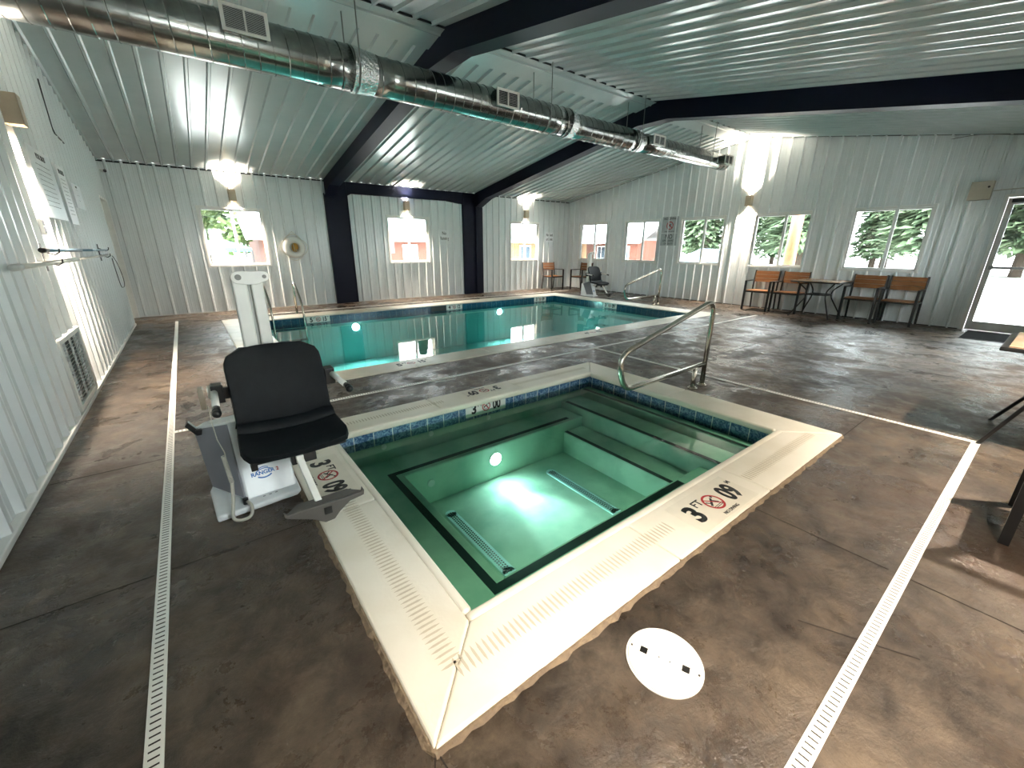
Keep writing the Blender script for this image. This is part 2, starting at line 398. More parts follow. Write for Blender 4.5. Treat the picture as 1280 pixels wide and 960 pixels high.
hr = [(a+g, b-g, WZ0+g, WZ1-g) for a, b in rightwin]+[(DY0, DY1, 0, DZ)]
hf = [(a+g, b-g, WZ0+g, WZ1-g) for a, b in unseen_frontwin]
ribbed_wall('wall_back', XL, XR, lambda u: roofz(YB), hb, lambda u, z, h: (u, YB-h, z), 0.10)
ribbed_wall('wall_right', YF, YB, roofz, hr, lambda u, z, h: (XR-h, u, z), 0.22, extra=(YR,))
ribbed_wall('wall_left', YF, YB, roofz, [(9.97, 10.90, 0, 2.11)], lambda u, z, h: (XL+h, u, z), 0.05, extra=(YR,))
ribbed_wall('wall_front', XL, XR, lambda u: roofz(YF), hf, lambda u, z, h: (u, YF+h, z), 0.10)
# roof panels (ribs run eave to ridge)
def roof(name, ya, yb):
    prof, at = rib_profile(XL, XR, 0.0, 0.032, False)
    us = [XL]+[p[0] for p in prof]+[XR]; mb = MB()
    ys = [ya, yb]
    rows = [[mb.bm.verts.new((u, y, roofz(y)-at(u))) for u in us] for y in ys]
    for i in range(len(us)-1): mb.bm.faces.new((rows[0][i], rows[0][i+1], rows[1][i+1], rows[1][i]))
    top = [[mb.bm.verts.new((u, y, roofz(y)+0.15)) for u in (XL-0.2, XR+0.2)] for y in ys]
    mb.bm.faces.new((top[0][0], top[0][1], top[1][1], top[1][0]))
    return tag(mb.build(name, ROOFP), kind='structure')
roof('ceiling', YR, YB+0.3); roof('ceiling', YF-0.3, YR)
mb = MB()                                                      # ridge flashing sheet under the back slope
mb.prism([(YR-0.02, roofz(YR-0.02)-0.027), (YR, ZR-0.031), (YR+0.40, roofz(YR+0.40)-0.032), (YR+0.40, roofz(YR+0.40)-0.025), (YR, ZR-0.024), (YR-0.02, roofz(YR-0.02)-0.022)], (XL, 0, 0), (0, 1, 0), (0, 0, 1), (XR-XL, 0, 0))
mb.prism([(YR+0.09, roofz(YR+0.09)-0.045), (YR+0.12, roofz(YR+0.12)-0.032), (YR+0.07, roofz(YR+0.07)-0.032)], (XL, 0, 0), (0, 1, 0), (0, 0, 1), (XR-XL, 0, 0))
tag(mb.build('trim_1', ROOFP), kind='structure')
mb = MB().box(XL, XR, YR-0.035, YR-0.02, ZR-0.024, ZR-0.004)   # dark open rib ends along the ridge
tag(mb.build('trim_2', DARK), kind='structure')
def gable_strip(x0, x1, d0, d1):
    mb = MB()
    poly = [(YF, roofz(YF)-d0), (YR, ZR-d0), (YB, roofz(YB)-d0), (YB, roofz(YB)-d1), (YR, ZR-d1), (YF, roofz(YF)-d1)]
    mb.prism(poly, (x0, 0, 0), (0, 1, 0), (0, 0, 1), (x1-x0, 0, 0)); return mb
tag(gable_strip(XL+0.001, XL+0.012, 0.022, 0.048).build('trim_3', DARK), kind='structure')
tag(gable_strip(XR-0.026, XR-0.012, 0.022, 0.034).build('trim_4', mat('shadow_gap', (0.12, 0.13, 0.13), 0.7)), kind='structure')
tag(MB().box(XL, XR, YB-0.012, YB-0.001, roofz(YB)-0.045, roofz(YB)-0.018).build('trim_5', DARK), kind='structure')
tag(MB().box(XL, 2.86, YB-0.030, YB-0.022, 0.0, 0.02).box(3.4, 6.55, YB-0.030, YB-0.022, 0, 0.02).box(7.2, XR, YB-0.030, YB-0.022, 0, 0.02).build('baseboard_back', TRIMW), kind='structure')
tag(MB().box(XL+0.0, XL+0.045, YF, 9.93, 0.0, 0.035).build('baseboard_left', TRIMW, bevel=0.006), kind='structure')
tag(MB().box(XR-0.030, XR-0.022, 1.0, YB, 0.0, 0.014).build('baseboard_right', DARK), kind='structure')
tag(MB().box(XL+0.02, XL+0.05, YB-0.05, YB-0.02, 0, roofz(YB)-0.05).build('trim_6', PANEL), kind='structure')
tag(MB().box(XR-0.05, XR-0.02, YB-0.05, YB-0.02, 0, roofz(YB)-0.05).build('trim_7', PANEL), kind='structure')
# floor with the two basins cut out
TX0, TX1, TY0, TY1 = 0.615, 3.41, 1.060, 3.020
PX0, PX1, PY0, PY1 = 0.90, 8.50, 4.80, 9.10
xs = [XL-0.1, TX0-0.01, PX0-0.01, TX1+0.01, PX1+0.01, XR+0.1]; ys = [YF-0.1, TY0-0.01, TY1+0.01, PY0-0.01, PY1+0.01, YB+0.1]
mb = MB()
for i in range(5):
    for j in range(5):
        cx, cy = (xs[i]+xs[i+1])/2, (ys[j]+ys[j+1])/2
        if (TX0 < cx < TX1 and TY0 < cy < TY1) or (PX0 < cx < PX1 and PY0 < cy < PY1): continue
        mb.quad((xs[i], ys[j], 0), (xs[i+1], ys[j], 0), (xs[i+1], ys[j+1], 0), (xs[i], ys[j+1], 0))
bmesh.ops.remove_doubles(mb.bm, verts=mb.bm.verts, dist=1e-5)
tag(mb.build('floor', FLOOR), kind='structure')
mb = MB()
for x0, x1, y0, y1 in ((XL+.05, -0.36, 2.075, 2.079), (-0.30, 0.28, 2.075, 2.079), (XL+.05, -0.36, 3.37, 3.373), (3.76, 4.39, 0.74, 0.744),
                       (2.24, 2.244, YF, 0.10), (2.24, 2.244, 0.16, 0.72), (0.205, 0.209, YF, 0.74), (XL+.05, -0.36, 6.6, 6.604), (4.44, 9.0, 2.6, 2.604), (6.6, 6.604, YF, 3.8)):
    mb.box(x0, x1, y0, y1, 0.0005, 0.0022)
for a, b in (((0.30, 0.74), (0.18, 0.52)), ((0.31, 0.73), (0.33, 0.50)), ((1.62, 0.30), (1.78, -0.02))):
    a, b = Vector((*a, .0014)), Vector((*b, .0014)); d = (b-a); q = Vector((-d.y, d.x, 0)).normalized()*0.002
    mb.obox((a+b)/2, d/2, q, (0, 0, 0.0008))
tag(mb.build('trim_8', JOINT), kind='structure')

# ------------------------------------------------------------------ windows
def make_window(k, wall, a, b, split):
    nm = 'window_%d' % k
    if wall == 'back':  P = lambda u, d, z: (u, YB-d, z)
    elif wall == 'front': P = lambda u, d, z: (u, YF+d, z)
    else: P = lambda u, d, z: (XR-d, u, z)
    t = thing(nm, P((a+b)/2, 0, WZ0), None, None, kind='structure')
    def bar(mb, u0, u1, d0, d1, z0, z1):
        p, q = P(u0, d0, z0), P(u1, d1, z1); mb.box(min(p[0], q[0]), max(p[0], q[0]), min(p[1], q[1]), max(p[1], q[1]), z0, z1)
    fr = MB(); w = 0.045
    for u0, u1, z0, z1 in ((a, a+w, WZ0, WZ1), (b-w, b, WZ0, WZ1), (a+w, b-w, WZ0, WZ0+w), (a+w, b-w, WZ1-w, WZ1)): bar(fr, u0, u1, -0.10, 0.028, z0, z1)
    f = fr.build('window_frame', TRIMW, t, bevel=0.004)
    sash = MB(); c = a+(b-a)*split
    for u0, u1, z0, z1, d in ((c-0.025, c+0.025, WZ0+w, WZ1-w, 0.0), (a+w, a+w+0.03, WZ0+w, WZ1-w, -0.03), (b-w-0.03, b-w, WZ0+w, WZ1-w, -0.03),
                              (a+w, b-w, WZ0+w, WZ0+w+0.03, -0.03), (a+w, b-w, WZ1-w-0.03, WZ1-w, -0.03)): bar(sash, u0, u1, d-0.05, d, z0, z1)
    sash.build('window_sash', TRIMW, t, bevel=0.003)
    gl = MB(); bar(gl, a+w, b-w, -0.062, -0.058, WZ0+w, WZ1-w); gl.build('window_pane', GLASS, t)
    # daylight portal in the opening
    ld = bpy.data.lights.new('portal', 'AREA'); ld.shape = 'RECTANGLE'; ld.size = b-a; ld.size_y = WZ1-WZ0
    ld.cycles.is_portal = True
    lo = bpy.data.objects.new('daylight_portal', ld); COL.objects.link(lo); lo.location = P((a+b)/2, -0.14, (WZ0+WZ1)/2)
    lo.rotation_euler = {'back': (-PI/2, 0, 0), 'front': (PI/2, 0, 0), 'right': (0, PI/2, 0)}[wall]
k = 1
for a, b in backwin: make_window(k, 'back', a, b, 0.50); k += 1
for a, b in rightwin: make_window(k, 'right', a, b, 0.44); k += 1
for a, b in unseen_frontwin: make_window(k, 'front', a, b, 0.5); k += 1
# ------------------------------------------------------------------ glass entrance door in the right wall
d1 = thing('door_1', (XR, DY1, 0), None, None, kind='structure')
mb = MB(); mb.box(XR-0.035, XR+0.12, DY1, DY1+0.045, 0, DZ+0.045); mb.box(XR-0.035, XR+0.12, DY0-0.045, DY0, 0, DZ+0.045); mb.box(XR-0.035, XR+0.12, DY0, DY1, DZ, DZ+0.045)
mb.build('door_frame', TRIMW, d1, bevel=0.004)
lf = MB(); a, b = DY0+0.005, DY1-0.005
lf.box(XR+0.0, XR+0.05, a, a+0.075, 0.01, DZ-0.01).box(XR+0.0, XR+0.05, b-0.075, b, 0.01, DZ-0.01).box(XR+0.0, XR+0.05, a+0.075, b-0.075, DZ-0.11, DZ-0.01).box(XR+0.0, XR+0.05, a+0.075, b-0.075, 0.01, 0.16)
leaf = lf.build('door_leaf', ALU, d1, bevel=0.004)
MB().box(XR+0.022, XR+0.028, a+0.07, b-0.07, 0.155, DZ-0.105).build('door_pane', GLASS, leaf)
mb = MB(); mb.box(XR-0.055, XR-0.03, a+0.04, b-0.04, 1.045, 1.085); mb.box(XR-0.05, XR, b-0.09, b-0.04, 1.03, 1.10); mb.box(XR-0.05, XR, a+0.04, a+0.09, 1.03, 1.10)
mb.build('push_bar', mat('bar_alu', (0.4, 0.4, 0.4), 0.3, 0.8), leaf, bevel=0.004)
mb = MB(); mb.box(XR-0.05, XR-0.001, DY1-0.26, DY1-0.05, DZ-0.085, DZ-0.03); mb.build('door_closer', BLACKM, leaf, bevel=0.004)
# plain white door in the left wall by the corner
d2 = thing('door_2', (XL, 10.44, 0), None, None, kind='structure')
mb = MB(); mb.box(XL-0.12, XL+0.03, 9.94, 9.98, 0, 2.14); mb.box(XL-0.12, XL+0.03, 10.89, 10.93, 0, 2.14); mb.box(XL-0.12, XL+0.03, 9.98, 10.89, 2.10, 2.14); mb.build('door_frame', TRIMW, d2, bevel=0.004)
lf2 = MB().box(XL-0.09, XL-0.05, 9.98, 10.89, 0.005, 2.10).build('door_leaf', mat('door_cream', (0.66, 0.64, 0.57), 0.45), d2)
mb = MB(); mb.cyl((XL-0.05, 10.05, 1.0), (XL+0.0, 10.05, 1.0), 0.012); mb.cyl((XL-0.005, 10.05, 1.0), (XL-0.005, 10.17, 1.0), 0.01); mb.build('door_handle', STEEL, lf2)

# ------------------------------------------------------------------ steel portal frames
def make_frame(x0, label, portal_side, label2):
    """rafters and back column of one frame; x0 = left flange edge"""
    t = thing('steel_frame', (x0+0.11, YB-0.1, 0), label, 'steel frame', 'navy steel roof frames', kind='structure')
    D = 0.27; xa, xb = x0, x0+0.235; xm = x0+0.085
    yh = 10.35
    def zb(y):
        return roofz(y)-D
    for nm, ya, yb in (('rafter', YR, YB), ('rafter', YR, YF)):
        mb = MB(); sgn = 1 if yb > ya else -1
        ykn = yb-sgn*0.62                                  # where the haunch begins
        zk = roofz(yb)-0.40
        poly = [(ya, roofz(ya)+0.02), (yb, roofz(yb)+0.02), (yb, zk), (ykn, zb(ykn)), (ya+sgn*0.30, zb(ya+sgn*0.30)), (ya, zb(ya+sgn*0.30))]
        mb.prism(poly, (xm-0.03, 0, 0), (0, 1, 0), (0, 0, 1), (0.06, 0, 0))
        fl = [(yb, zk), (ykn, zb(ykn)), (ya+sgn*0.30, zb(ya+sgn*0.30)), (ya, zb(ya+sgn*0.30)), (ya, zb(ya+sgn*0.30)-0.014), (ya+sgn*0.30, zb(ya+sgn*0.30)-0.014), (ykn, zb(ykn)-0.014), (yb, zk-0.014)]
        mb.prism(fl, (xa, 0, 0), (0, 1, 0), (0, 0, 1), (xb-xa, 0, 0))
        mb.build(nm, NAVY, t)
    for yw, sgn in ((YB, -1), (YF, 1)):
        mb = MB()
        mb.box(xa, xb, yw+sgn*0.108, yw+sgn*0.12, 0, roofz(yw)-0.38)
        mb.box(xm-0.012, xm+0.012, yw, yw+sgn*0.11, 0, roofz(yw)-0.30)
        mb.box(xa, xa+0.012, yw, yw+sgn*0.11, 0, roofz(yw)-0.30)
        mb.build('column', NAVY, t)
    return t
F1, F2 = 2.84, 6.96
make_frame(F1, 'navy steel frame crossing nearer left wall, between life ring and first sign', 1, '')
make_frame(F2, 'navy steel frame nearer the right end wall, beside the third back window', -1, '')
pt = thing('portal_brace', (5.05, YB, 0), 'navy portal brace framing the middle back window between both roof frames', 'steel frame', kind='structure')
c0, c1, c2, c3 = F1+0.235, 3.375, 6.565, F2
for nm, a, b in (('post', c0, c1), ('post', c2, c3)):
    mb = MB(); mb.box(a, b, YB-0.07, YB-0.058, 0, 2.8); mb.box((a+b)/2-0.01, (a+b)/2+0.01, YB-0.06, YB, 0, 2.8)
    mb.box(a, a+0.012, YB-0.09, YB, 0, 2.8); mb.box(b-0.012, b, YB-0.09, YB, 0, 2.8); mb.build(nm, NAVY, pt)
mb = MB(); zt = 2.80; zbm = 2.565
mb.prism([(c1, zt), (c2, zt), (c2, zbm-0.055), (c2-0.55, zbm), (c1+0.10, zbm-0.005), (c1, zbm-0.055)], (0, YB-0.075, 0), (1, 0, 0), (0, 0, 1), (0, 0.06, 0))
mb.prism([(c1, zbm-0.055), (c1+0.10, zbm-0.005), (c2-0.55, zbm), (c2, zbm-0.055), (c2, zbm-0.067), (c2-0.55, zbm-0.012), (c1+0.10, zbm-0.017), (c1, zbm-0.067)], (0, YB-0.095, 0), (1, 0, 0), (0, 0, 1), (0, 0.09, 0))
mb.build('beam', NAVY, pt)

# ================================================================== SPA
def marker(parent, o, xd, yd, num, unit, met, munit, plate, sc=1.0, nodive=True, w=0.62, h=0.26, deep=True):
    """depth marker: tile plate with figures and a no-diving disc"""
    P = frame_pts(o, xd, yd)
    mb = MB(); zd = Vector(xd).cross(Vector(yd)).normalized()
    mb.obox(P(0, 0, 0.0005), Vector(xd).normalized()*w/2*sc, Vector(yd).normalized()*h/2*sc, zd*0.001)
    pl = mb.build('depth_marker', plate, parent)
    f = MB(); f.keep = True
    def T(s, size, x, y, b, sx): text_into(f, s, size*sc, P(x*sc, y*sc, 0.0005), xd, yd, b, sx)
    T(num, 0.19, -0.205, -0.065, 0.035, 0.95); T(unit, 0.075, -0.105, 0.022, 0.008, 1.0)
    T(met, 0.19, 0.18, -0.065, 0.035, 0.72); T(munit, 0.045, 0.285, 0.045, 0.006, 1.0)
    if nodive: T('NO DIVING', 0.030, 0.02, -0.112, 0.006, 1.0)
    Q = lambda a, b, c=0: P(a*sc, b*sc, 0.0018+c*0)
    stroke(f, Q, (-0.045, -0.02), (0.02, 0.03), 0.014); stroke(f, Q, (0.0, 0.02), (0.03, -0.02), 0.010); stroke(f, Q, (-0.05, 0.02), (-0.02, -0.01), 0.010)
    ring2d(f, Q, 0.0, 0.009, n=10, c=(0.035, 0.035))
    for yy in (-0.035, -0.045): stroke(f, Q, (-0.045, yy), (0.045, yy+0.004), 0.004)
    f.build('figures', INK, pl)
    r = MB(); r.keep = True; ring2d(r, Q, 0.056, 0.070); stroke(r, lambda a, b, c=0: P(a*sc, b*sc, 0.0022), (-0.043, 0.043), (0.043, -0.043), 0.010)
    r.build('no_diving_disc', RED, pl)
    return pl

spa = thing('hot_tub', ((TX0+TX1)/2, (TY0+TY1)/2, 0), 'square sunken hot tub with cream coping and green water', 'hot tub')
WZ = -0.095
CZ = 0.020
ox0, ox1, oy0, oy1 = 0.300, 3.745, 0.745, 3.335
def ring_blocks(parent, name, material, x0, x1, y0, y1, X0, X1, Y0, Y1, z0, z1, gap, n_x, n_y, bev, seg=3):
    """coping: mitred corner stones + straight stones with joints, as one part"""
    mb = MB()
    def stone(poly): mb.prism(poly, (0, 0, z0), (1, 0, 0), (0, 1, 0), (0, 0, z1-z0))
    lx = (X1-X0)/n_x; ly = (Y1-Y0)/n_y
    # near & far rows own the corners in mitres
    for (ya, yb, Ya, Yb, sgn) in ((y0, Y0, y0, Y0, 1), (y1, Y1, y1, Y1, -1)):
        for i in range(n_x):
            a = X0+i*lx+(gap/2 if i else 0); b = X0+(i+1)*lx-(gap/2 if i < n_x-1 else 0)
            oa = x0 if i == 0 else a; ob = x1 if i == n_x-1 else b
            p = [(oa, ya), (ob, ya), (b, yb), (a, yb)]; stone(p if sgn > 0 else p[::-1])
    for (xa, xb, sgn) in ((x0, X0, -1), (x1, X1, 1)):
        for i in range(n_y):
            a = Y0+i*ly+(gap/2 if i else 0); b = Y0+(i+1)*ly-(gap/2 if i < n_y-1 else 0)
            oa = y0 if i == 0 else a; ob = y1 if i == n_y-1 else b
            p = [(xa, oa), (xa, ob), (xb, b), (xb, a)]; stone(p if sgn < 0 else p[::-1])
    return mb.build(name, material, parent, bevel=bev, seg=seg)
cop = ring_blocks(spa, 'coping', COPE, ox0, ox1, oy0, oy1, TX0-0.012, TX1+0.012, TY0-0.012, TY1+0.012, -0.045, CZ, 0.004, 3, 2, 0.012)
# inner raised lip of the coping
mb = MB(); lw = 0.045; z1 = CZ+0.006
for p in (((TX0-.012, TX1+.012, TY0-0.02, TY0+lw-0.02)), ((TX0-.012, TX1+.012, TY1-lw+0.02, TY1+0.02)), ((TX0-0.02, TX0+lw-0.02, TY0+.025, TY1-.025)), ((TX1-lw+0.02, TX1+0.02, TY0+.025, TY1-.025))):
    mb.box(p[0], p[1], p[2], p[3], -0.03, z1)
mb.build('coping_lip', COPE, spa, bevel=0.018, seg=4)
# rough mortar bed
mb = MB(); n = 90
def ragged(x0, y0, x1, y1, nx, ny, cnt):
    pts = []
    for i in range(cnt):
        t = i/cnt; r = 0.012+0.016*random.random()
        pts.append((x0+(x1-x0)*t+nx*r, y0+(y1-y0)*t+ny*r))
    return pts
poly = ragged(ox0, oy0, ox1, oy0, 0, -1, 90)+ragged(ox1, oy0, ox1, oy1, 1, 0, 70)+ragged(ox1, oy1, ox0, oy1, 0, 1, 40)+ragged(ox0, oy1, ox0, oy0, -1, 0, 80)
inner = []
vi = [mb.bm.verts.new((p[0], p[1], 0.0005)) for p in poly]; 
vt = [mb.bm.verts.new((min(max(p[0], ox0-0.006), ox1+0.006), min(max(p[1], oy0-0.006), oy1+0.006), 0.009+0.004*random.random())) for p in poly]
for i in range(len(poly)):
    j = (i+1) % len(poly); mb.bm.faces.new((vi[i], vi[j], vt[j], vt[i]))
vc = [mb.bm.verts.new((min(max(p[0], ox0+0.02), ox1-0.02), min(max(p[1], oy0+0.02), oy1-0.02), 0.009)) for p in poly]
for i in range(len(poly)):
    j = (i+1) % len(poly)
    try: mb.bm.faces.new((vt[i], vt[j], vc[j], vc[i]))
    except ValueError: pass
mb.build('mortar_bed', MORTAR, spa)
# anti-slip grooves in the middle of the coping
def grooves(u0, u1, fixed, axis, length, step):
    u = u0; mb = MB()
    while u < u1:
        L2 = length/2; pl = [(0, -L2), (0.0045, -L2*.5), (0.0045, L2*.5), (0, L2), (-0.0045, L2*.5), (-0.0045, -L2*.5)]
        if axis == 'x': mb.prism(pl, (u, fixed, CZ-0.002), (1, 0, 0), (0, 1, 0), (0, 0, 0.0032))
        else: mb.prism(pl, (fixed, u, CZ-0.002), (0, 1, 0), (1, 0, 0), (0, 0, 0.0032))
        u += step
    mb.build('slip_grooves', GROOVE, spa)
grooves(0.475, 1.70, 0.915, 'x', 0.085, 0.024); grooves(2.50, 3.55, 0.895, 'x', 0.075, 0.024)
grooves(0.935, 2.10, 0.465, 'y', 0.085, 0.024); grooves(2.80, 3.2, 0.445, 'y', 0.075, 0.024)
grooves(0.5, 1.65, 3.18, 'x', 0.07, 0.024); grooves(2.45, 3.5, 3.18, 'x', 0.07, 0.024)
# tile band
for b_, m_ in (((TX0-0.01, TX1+0.01, TY1, TY1+0.03), TILEX), ((TX0-0.01, TX1+0.01, TY0-0.03, TY0), TILEX), ((TX1, TX1+0.03, TY0, TY1), TILEY), ((TX0-0.03, TX0, TY0, TY1), TILEY)):
    MB().box(*b_, -0.16, -0.012).build('tile_band', m_, spa)
# basin: walls, floor, benches, steps
FZ, BZ = -0.63, -0.30
mb = MB()
mb.box(TX0-0.05, TX0, TY0-0.05, TY1+0.05, FZ-0.05, -0.155); mb.box(TX1, TX1+0.05, TY0-0.05, TY1+0.05, FZ-0.05, -0.155)
mb.box(TX0, TX1, TY0-0.05, TY0, FZ-0.05, -0.155); mb.box(TX0, TX1, TY1, TY1+0.05, FZ-0.05, -0.155)
mb.box(TX0, TX1, TY0, TY1, FZ-0.05, FZ)
mb.build('basin', SPAPL, spa)
BX, BYF, BYN, SX1, SX2, SX3 = 1.03, 2.69, 1.42, 2.71, 2.98, 3.27
mb = MB()
mb.box(TX0, BX, TY0, TY1, FZ, BZ); mb.box(BX, SX1+0.27, BYF, TY1, FZ, BZ); mb.box(BX, SX1+0.27, TY0, BYN, FZ, BZ)
mb.build('bench', SPAPL, spa, bevel=0.012)
mb = MB(); mb.box(SX1, SX2, BYN, BYF, FZ, -0.40); mb.box(SX2, SX3, TY0, TY1, FZ, -0.225); mb.box(SX3, TX1, TY0, TY1, FZ, -0.145)
mb.build('steps', SPAPL, spa, bevel=0.012)
mb = MB(); e = 0.003
mb.box(0.925, 0.975, 1.345, 2.775, BZ, BZ+e); mb.box(0.975, 2.82, 2.735, 2.775, BZ, BZ+e); mb.box(0.975, 2.64, 1.345, 1.40, BZ, BZ+e)
mb.box(SX1+.005, SX1+0.045, BYN+.01, BYF-.01, -0.40, -0.40+e); mb.box(SX2+.005, SX2+0.045, TY0+.02, TY1-.06, -0.225, -0.225+e); mb.box(SX3+.005, SX3+0.04, TY0+.02, TY1-.04, -0.145, -0.145+e)
mb.build('edge_tiles', BLACKT, spa)
# floor suction grates
for gx in (1.285, 2.34):
    mb = MB()
    mb.box(gx-0.044, gx+0.044, 1.70, 2.46, FZ, FZ+0.012); mb.cyl((gx, 1.70, FZ), (gx, 1.70, FZ+0.012), 0.044, 20); mb.cyl((gx, 2.46, FZ), (gx, 2.46, FZ+0.012), 0.044, 20)
    gr = mb.build('suction_grate', GRATE, spa)
    mb = MB(); y = 1.70
    while y < 2.46:
        for q in (-0.024, -0.006, 0.012): mb.box(gx+q, gx+q+0.011, y+(0.006 if q == -0.006 else 0), y+0.012+(0.006 if q == -0.006 else 0), FZ+0.010, FZ+0.0135)
        y += 0.021
    mb.build('grate_holes', BLACKT, gr)
# jets, lamp
for jx, jy, jz in ((1.42, 2.98, -0.18), (2.02, 2.98, -0.18), (1.0, 2.98, -0.18)):
    mb = MB().cyl((jx, TY1, jz), (jx, TY1-0.012, jz), 0.022, 16).cyl((jx, TY1-0.012, jz), (jx, TY1-0.018, jz), 0.012, 12); mb.build('jet', WTILE, spa)
MB().cyl((1.24, BYF, -0.44), (1.24, BYF-0.012, -0.44), 0.030, 20).build('jet', WTILE, spa)
sl = MB().cyl((1.87, BYF+0.01, -0.43), (1.87, BYF-0.010, -0.43), 0.062, 28).build('spa_light', WTILE, spa)
MB().cyl((1.87, BYF-0.008, -0.43), (1.87, BYF-0.016, -0.43), 0.050, 28).build('lens', POOLB, sl)
# water
MB().box(TX0, TX1, TY0, TY1, WZ-0.002, WZ).build('water', SPAW, spa) if False else None
mb = MB(); mb.quad((TX0, TY0, WZ), (TX1, TY0, WZ), (TX1, TY1, WZ), (TX0, TY1, WZ)); mb.build('water', SPAW, spa)
# markers
marker(spa, (2.085, 0.885, CZ+0.001), (1, 0, 0), (0, 1, 0), '3', 'FT', '09', 'M', CREAM, 0.92)
marker(spa, (0.455, 2.455, CZ+0.001), (0, -1, 0), (1, 0, 0), '3', 'FT', '09', 'M', CREAM, 0.86)
marker(spa, (2.10, 3.20, CZ+0.001), (-1, 0, 0), (0, -1, 0), '3', 'FT', '09', 'M', CREAM, 0.72)
marker(spa, (2.00, TY1-0.0015, -0.060), (1, 0, 0), (0, 0, 1), '3', 'FT', '00', 'M', WTILE, 0.66, nodive=False, w=0.68, h=0.21)

# ================================================================== SWIMMING POOL
pool = thing('swimming_pool', ((PX0+PX1)/2, (PY0+PY1)/2, 0), 'long rectangular indoor swimming pool with turquoise water and dark blue tile', 'swimming pool')
PZ = 0.010; PW = -0.125; PF = -1.05
ring_blocks(pool, 'coping', COPEG, 0.345, 9.0, 4.41, 9.60, PX0-0.012, PX1+0.012, PY0-0.012, PY1+0.012, -0.04, PZ, 0.006, 7, 4, 0.010)
t = 0.03
for b_, m_ in (((PX0, PX1, PY1, PY1+t), PTILEX), ((PX0, PX1, PY0-t, PY0), PTILEX), ((PX1, PX1+t, PY0, PY1), PTILEY), ((PX0-t, PX0, PY0, PY1), PTILEY)):
    MB().box(*b_, -0.19, -0.01).build('tile_band', m_, pool)
mb = MB()
mb.box(PX0-.05, PX0, PY0-.05, PY1+.05, PF-.05, -0.185); mb.box(PX1, PX1+.05, PY0-.05, PY1+.05, PF-.05, -0.185)
mb.box(PX0, PX1, PY0-.05, PY0, PF-.05, -0.185); mb.box(PX0, PX1, PY1, PY1+.05, PF-.05, -0.185); mb.box(PX0, PX1, PY0, PY1, PF-.05, PF)
mb.build('basin', POOLPL, pool)
mb = MB()                                                # entry steps in the far right corner under the rail
for i in range(4): mb.box(PX1-0.35-0.3*i, PX1-0.3*i, 5.3, 7.0, PF, -0.30-0.19*i)
mb.build('steps', POOLPL, pool, bevel=0.012)
mb = MB(); mb.quad((PX0, PY0, PW), (PX1, PY0, PW), (PX1, PY1, PW), (PX0, PY1, PW)); mb.build('water', POOLW, pool)
for lx in (2.68, 6.50):
    pl = MB().cyl((lx, PY1+0.01, -0.30), (lx, PY1-0.012, -0.30), 0.085, 28).build('pool_light', WTILE, pool)
    MB().cyl((lx, PY1-0.010, -0.30), (lx, PY1-0.02, -0.30), 0.072, 28).build('lens', POOLB, pl)
sk = MB().box(4.49, 4.90, PY1-0.004, PY1+0.02, -0.125, -0.012).build('skimmer_mouth', BLACKT, pool)
for cx, cy in ((2.1, 6.4), (6.6, 6.9)):
    mb = MB().cyl((cx, cy, PF), (cx, cy, PF+0.015), 0.14, 24); dg = mb.build('main_drain', BLACKT, pool)
marker(pool, (1.955, PY1-0.0015, -0.062), (1, 0, 0), (0, 0, 1), '5', 'FT', '15', 'M', WTILE, 0.66, False, 0.68, 0.19)
marker(pool, (5.13, PY1-0.0015, -0.062), (1, 0, 0), (0, 0, 1), '4', 'FT', '12', 'M', WTILE, 0.66, False, 0.68, 0.19)
marker(pool, (7.95, PY1-0.0015, -0.062), (1, 0, 0), (0, 0, 1), '3', 'FT', '09', 'M', WTILE, 0.66, False, 0.68, 0.19)
marker(pool, (PX1-0.0015, 7.0, -0.062), (0, -1, 0), (0, 0, 1), '3', 'FT', '09', 'M', WTILE, 0.66, False, 0.68, 0.19)
marker(pool, (1.965, 4.60, PZ+0.001), (1, 0, 0), (0, 1, 0), '5', 'FT', '15', 'M', COPEG, 0.74, False)
marker(pool, (5.2, 4.60, PZ+0.001), (1, 0, 0), (0, 1, 0), '4', 'FT', '12', 'M', COPEG, 0.74, False)

# ------------------------------------------------------------------ trench drains
def drain(x0, x1, y0, y1, label):
    cx, cy = (x0+x1)/2, (y0+y1)/2
    t = thing('trench_drain', (cx, cy, 0), label, 'drain', 'narrow white trench drains in the deck')
    MB().box(x0, x1, y0, y1, 0.0, 0.005).build('cover', DRAINW, t, bevel=0.0015)
    mb = MB(); e = 0.0062
    if x1-x0 < y1-y0:
        u = y0+0.02
        while u < min(y1-0.02, 6.0): mb.box(cx-0.0135, cx+0.0135, u, u+0.0045, 0.004, e); u += 0.0235
    else:
        u = x0+0.02
        while u < min(x1-0.02, 7.5): mb.box(u, u+0.0045, cy-0.0135, cy+0.0135, 0.004, e); u += 0.0235
    mb.build('slots', SLOT, t)
DW = 0.023
drain(-0.328-DW, -0.328+DW, YF+0.02, 9.96, 'white slotted drain running along the left wall walkway')
drain(-0.305, 9.50, 3.85-DW, 3.85+DW, 'white slotted drain between the hot tub and the large pool')
drain(4.41-DW, 4.41+DW, 0.137, 3.827, 'white slotted drain right of the hot tub, running toward the large pool')
drain(0.30, 4.41+DW, 0.112-DW, 0.112+DW, 'white slotted drain at lower right, beside the round skimmer lid')
drain(0.9, 9.95, 9.98-DW, 9.98+DW, 'white slotted drain behind the large pool, below the back wall')
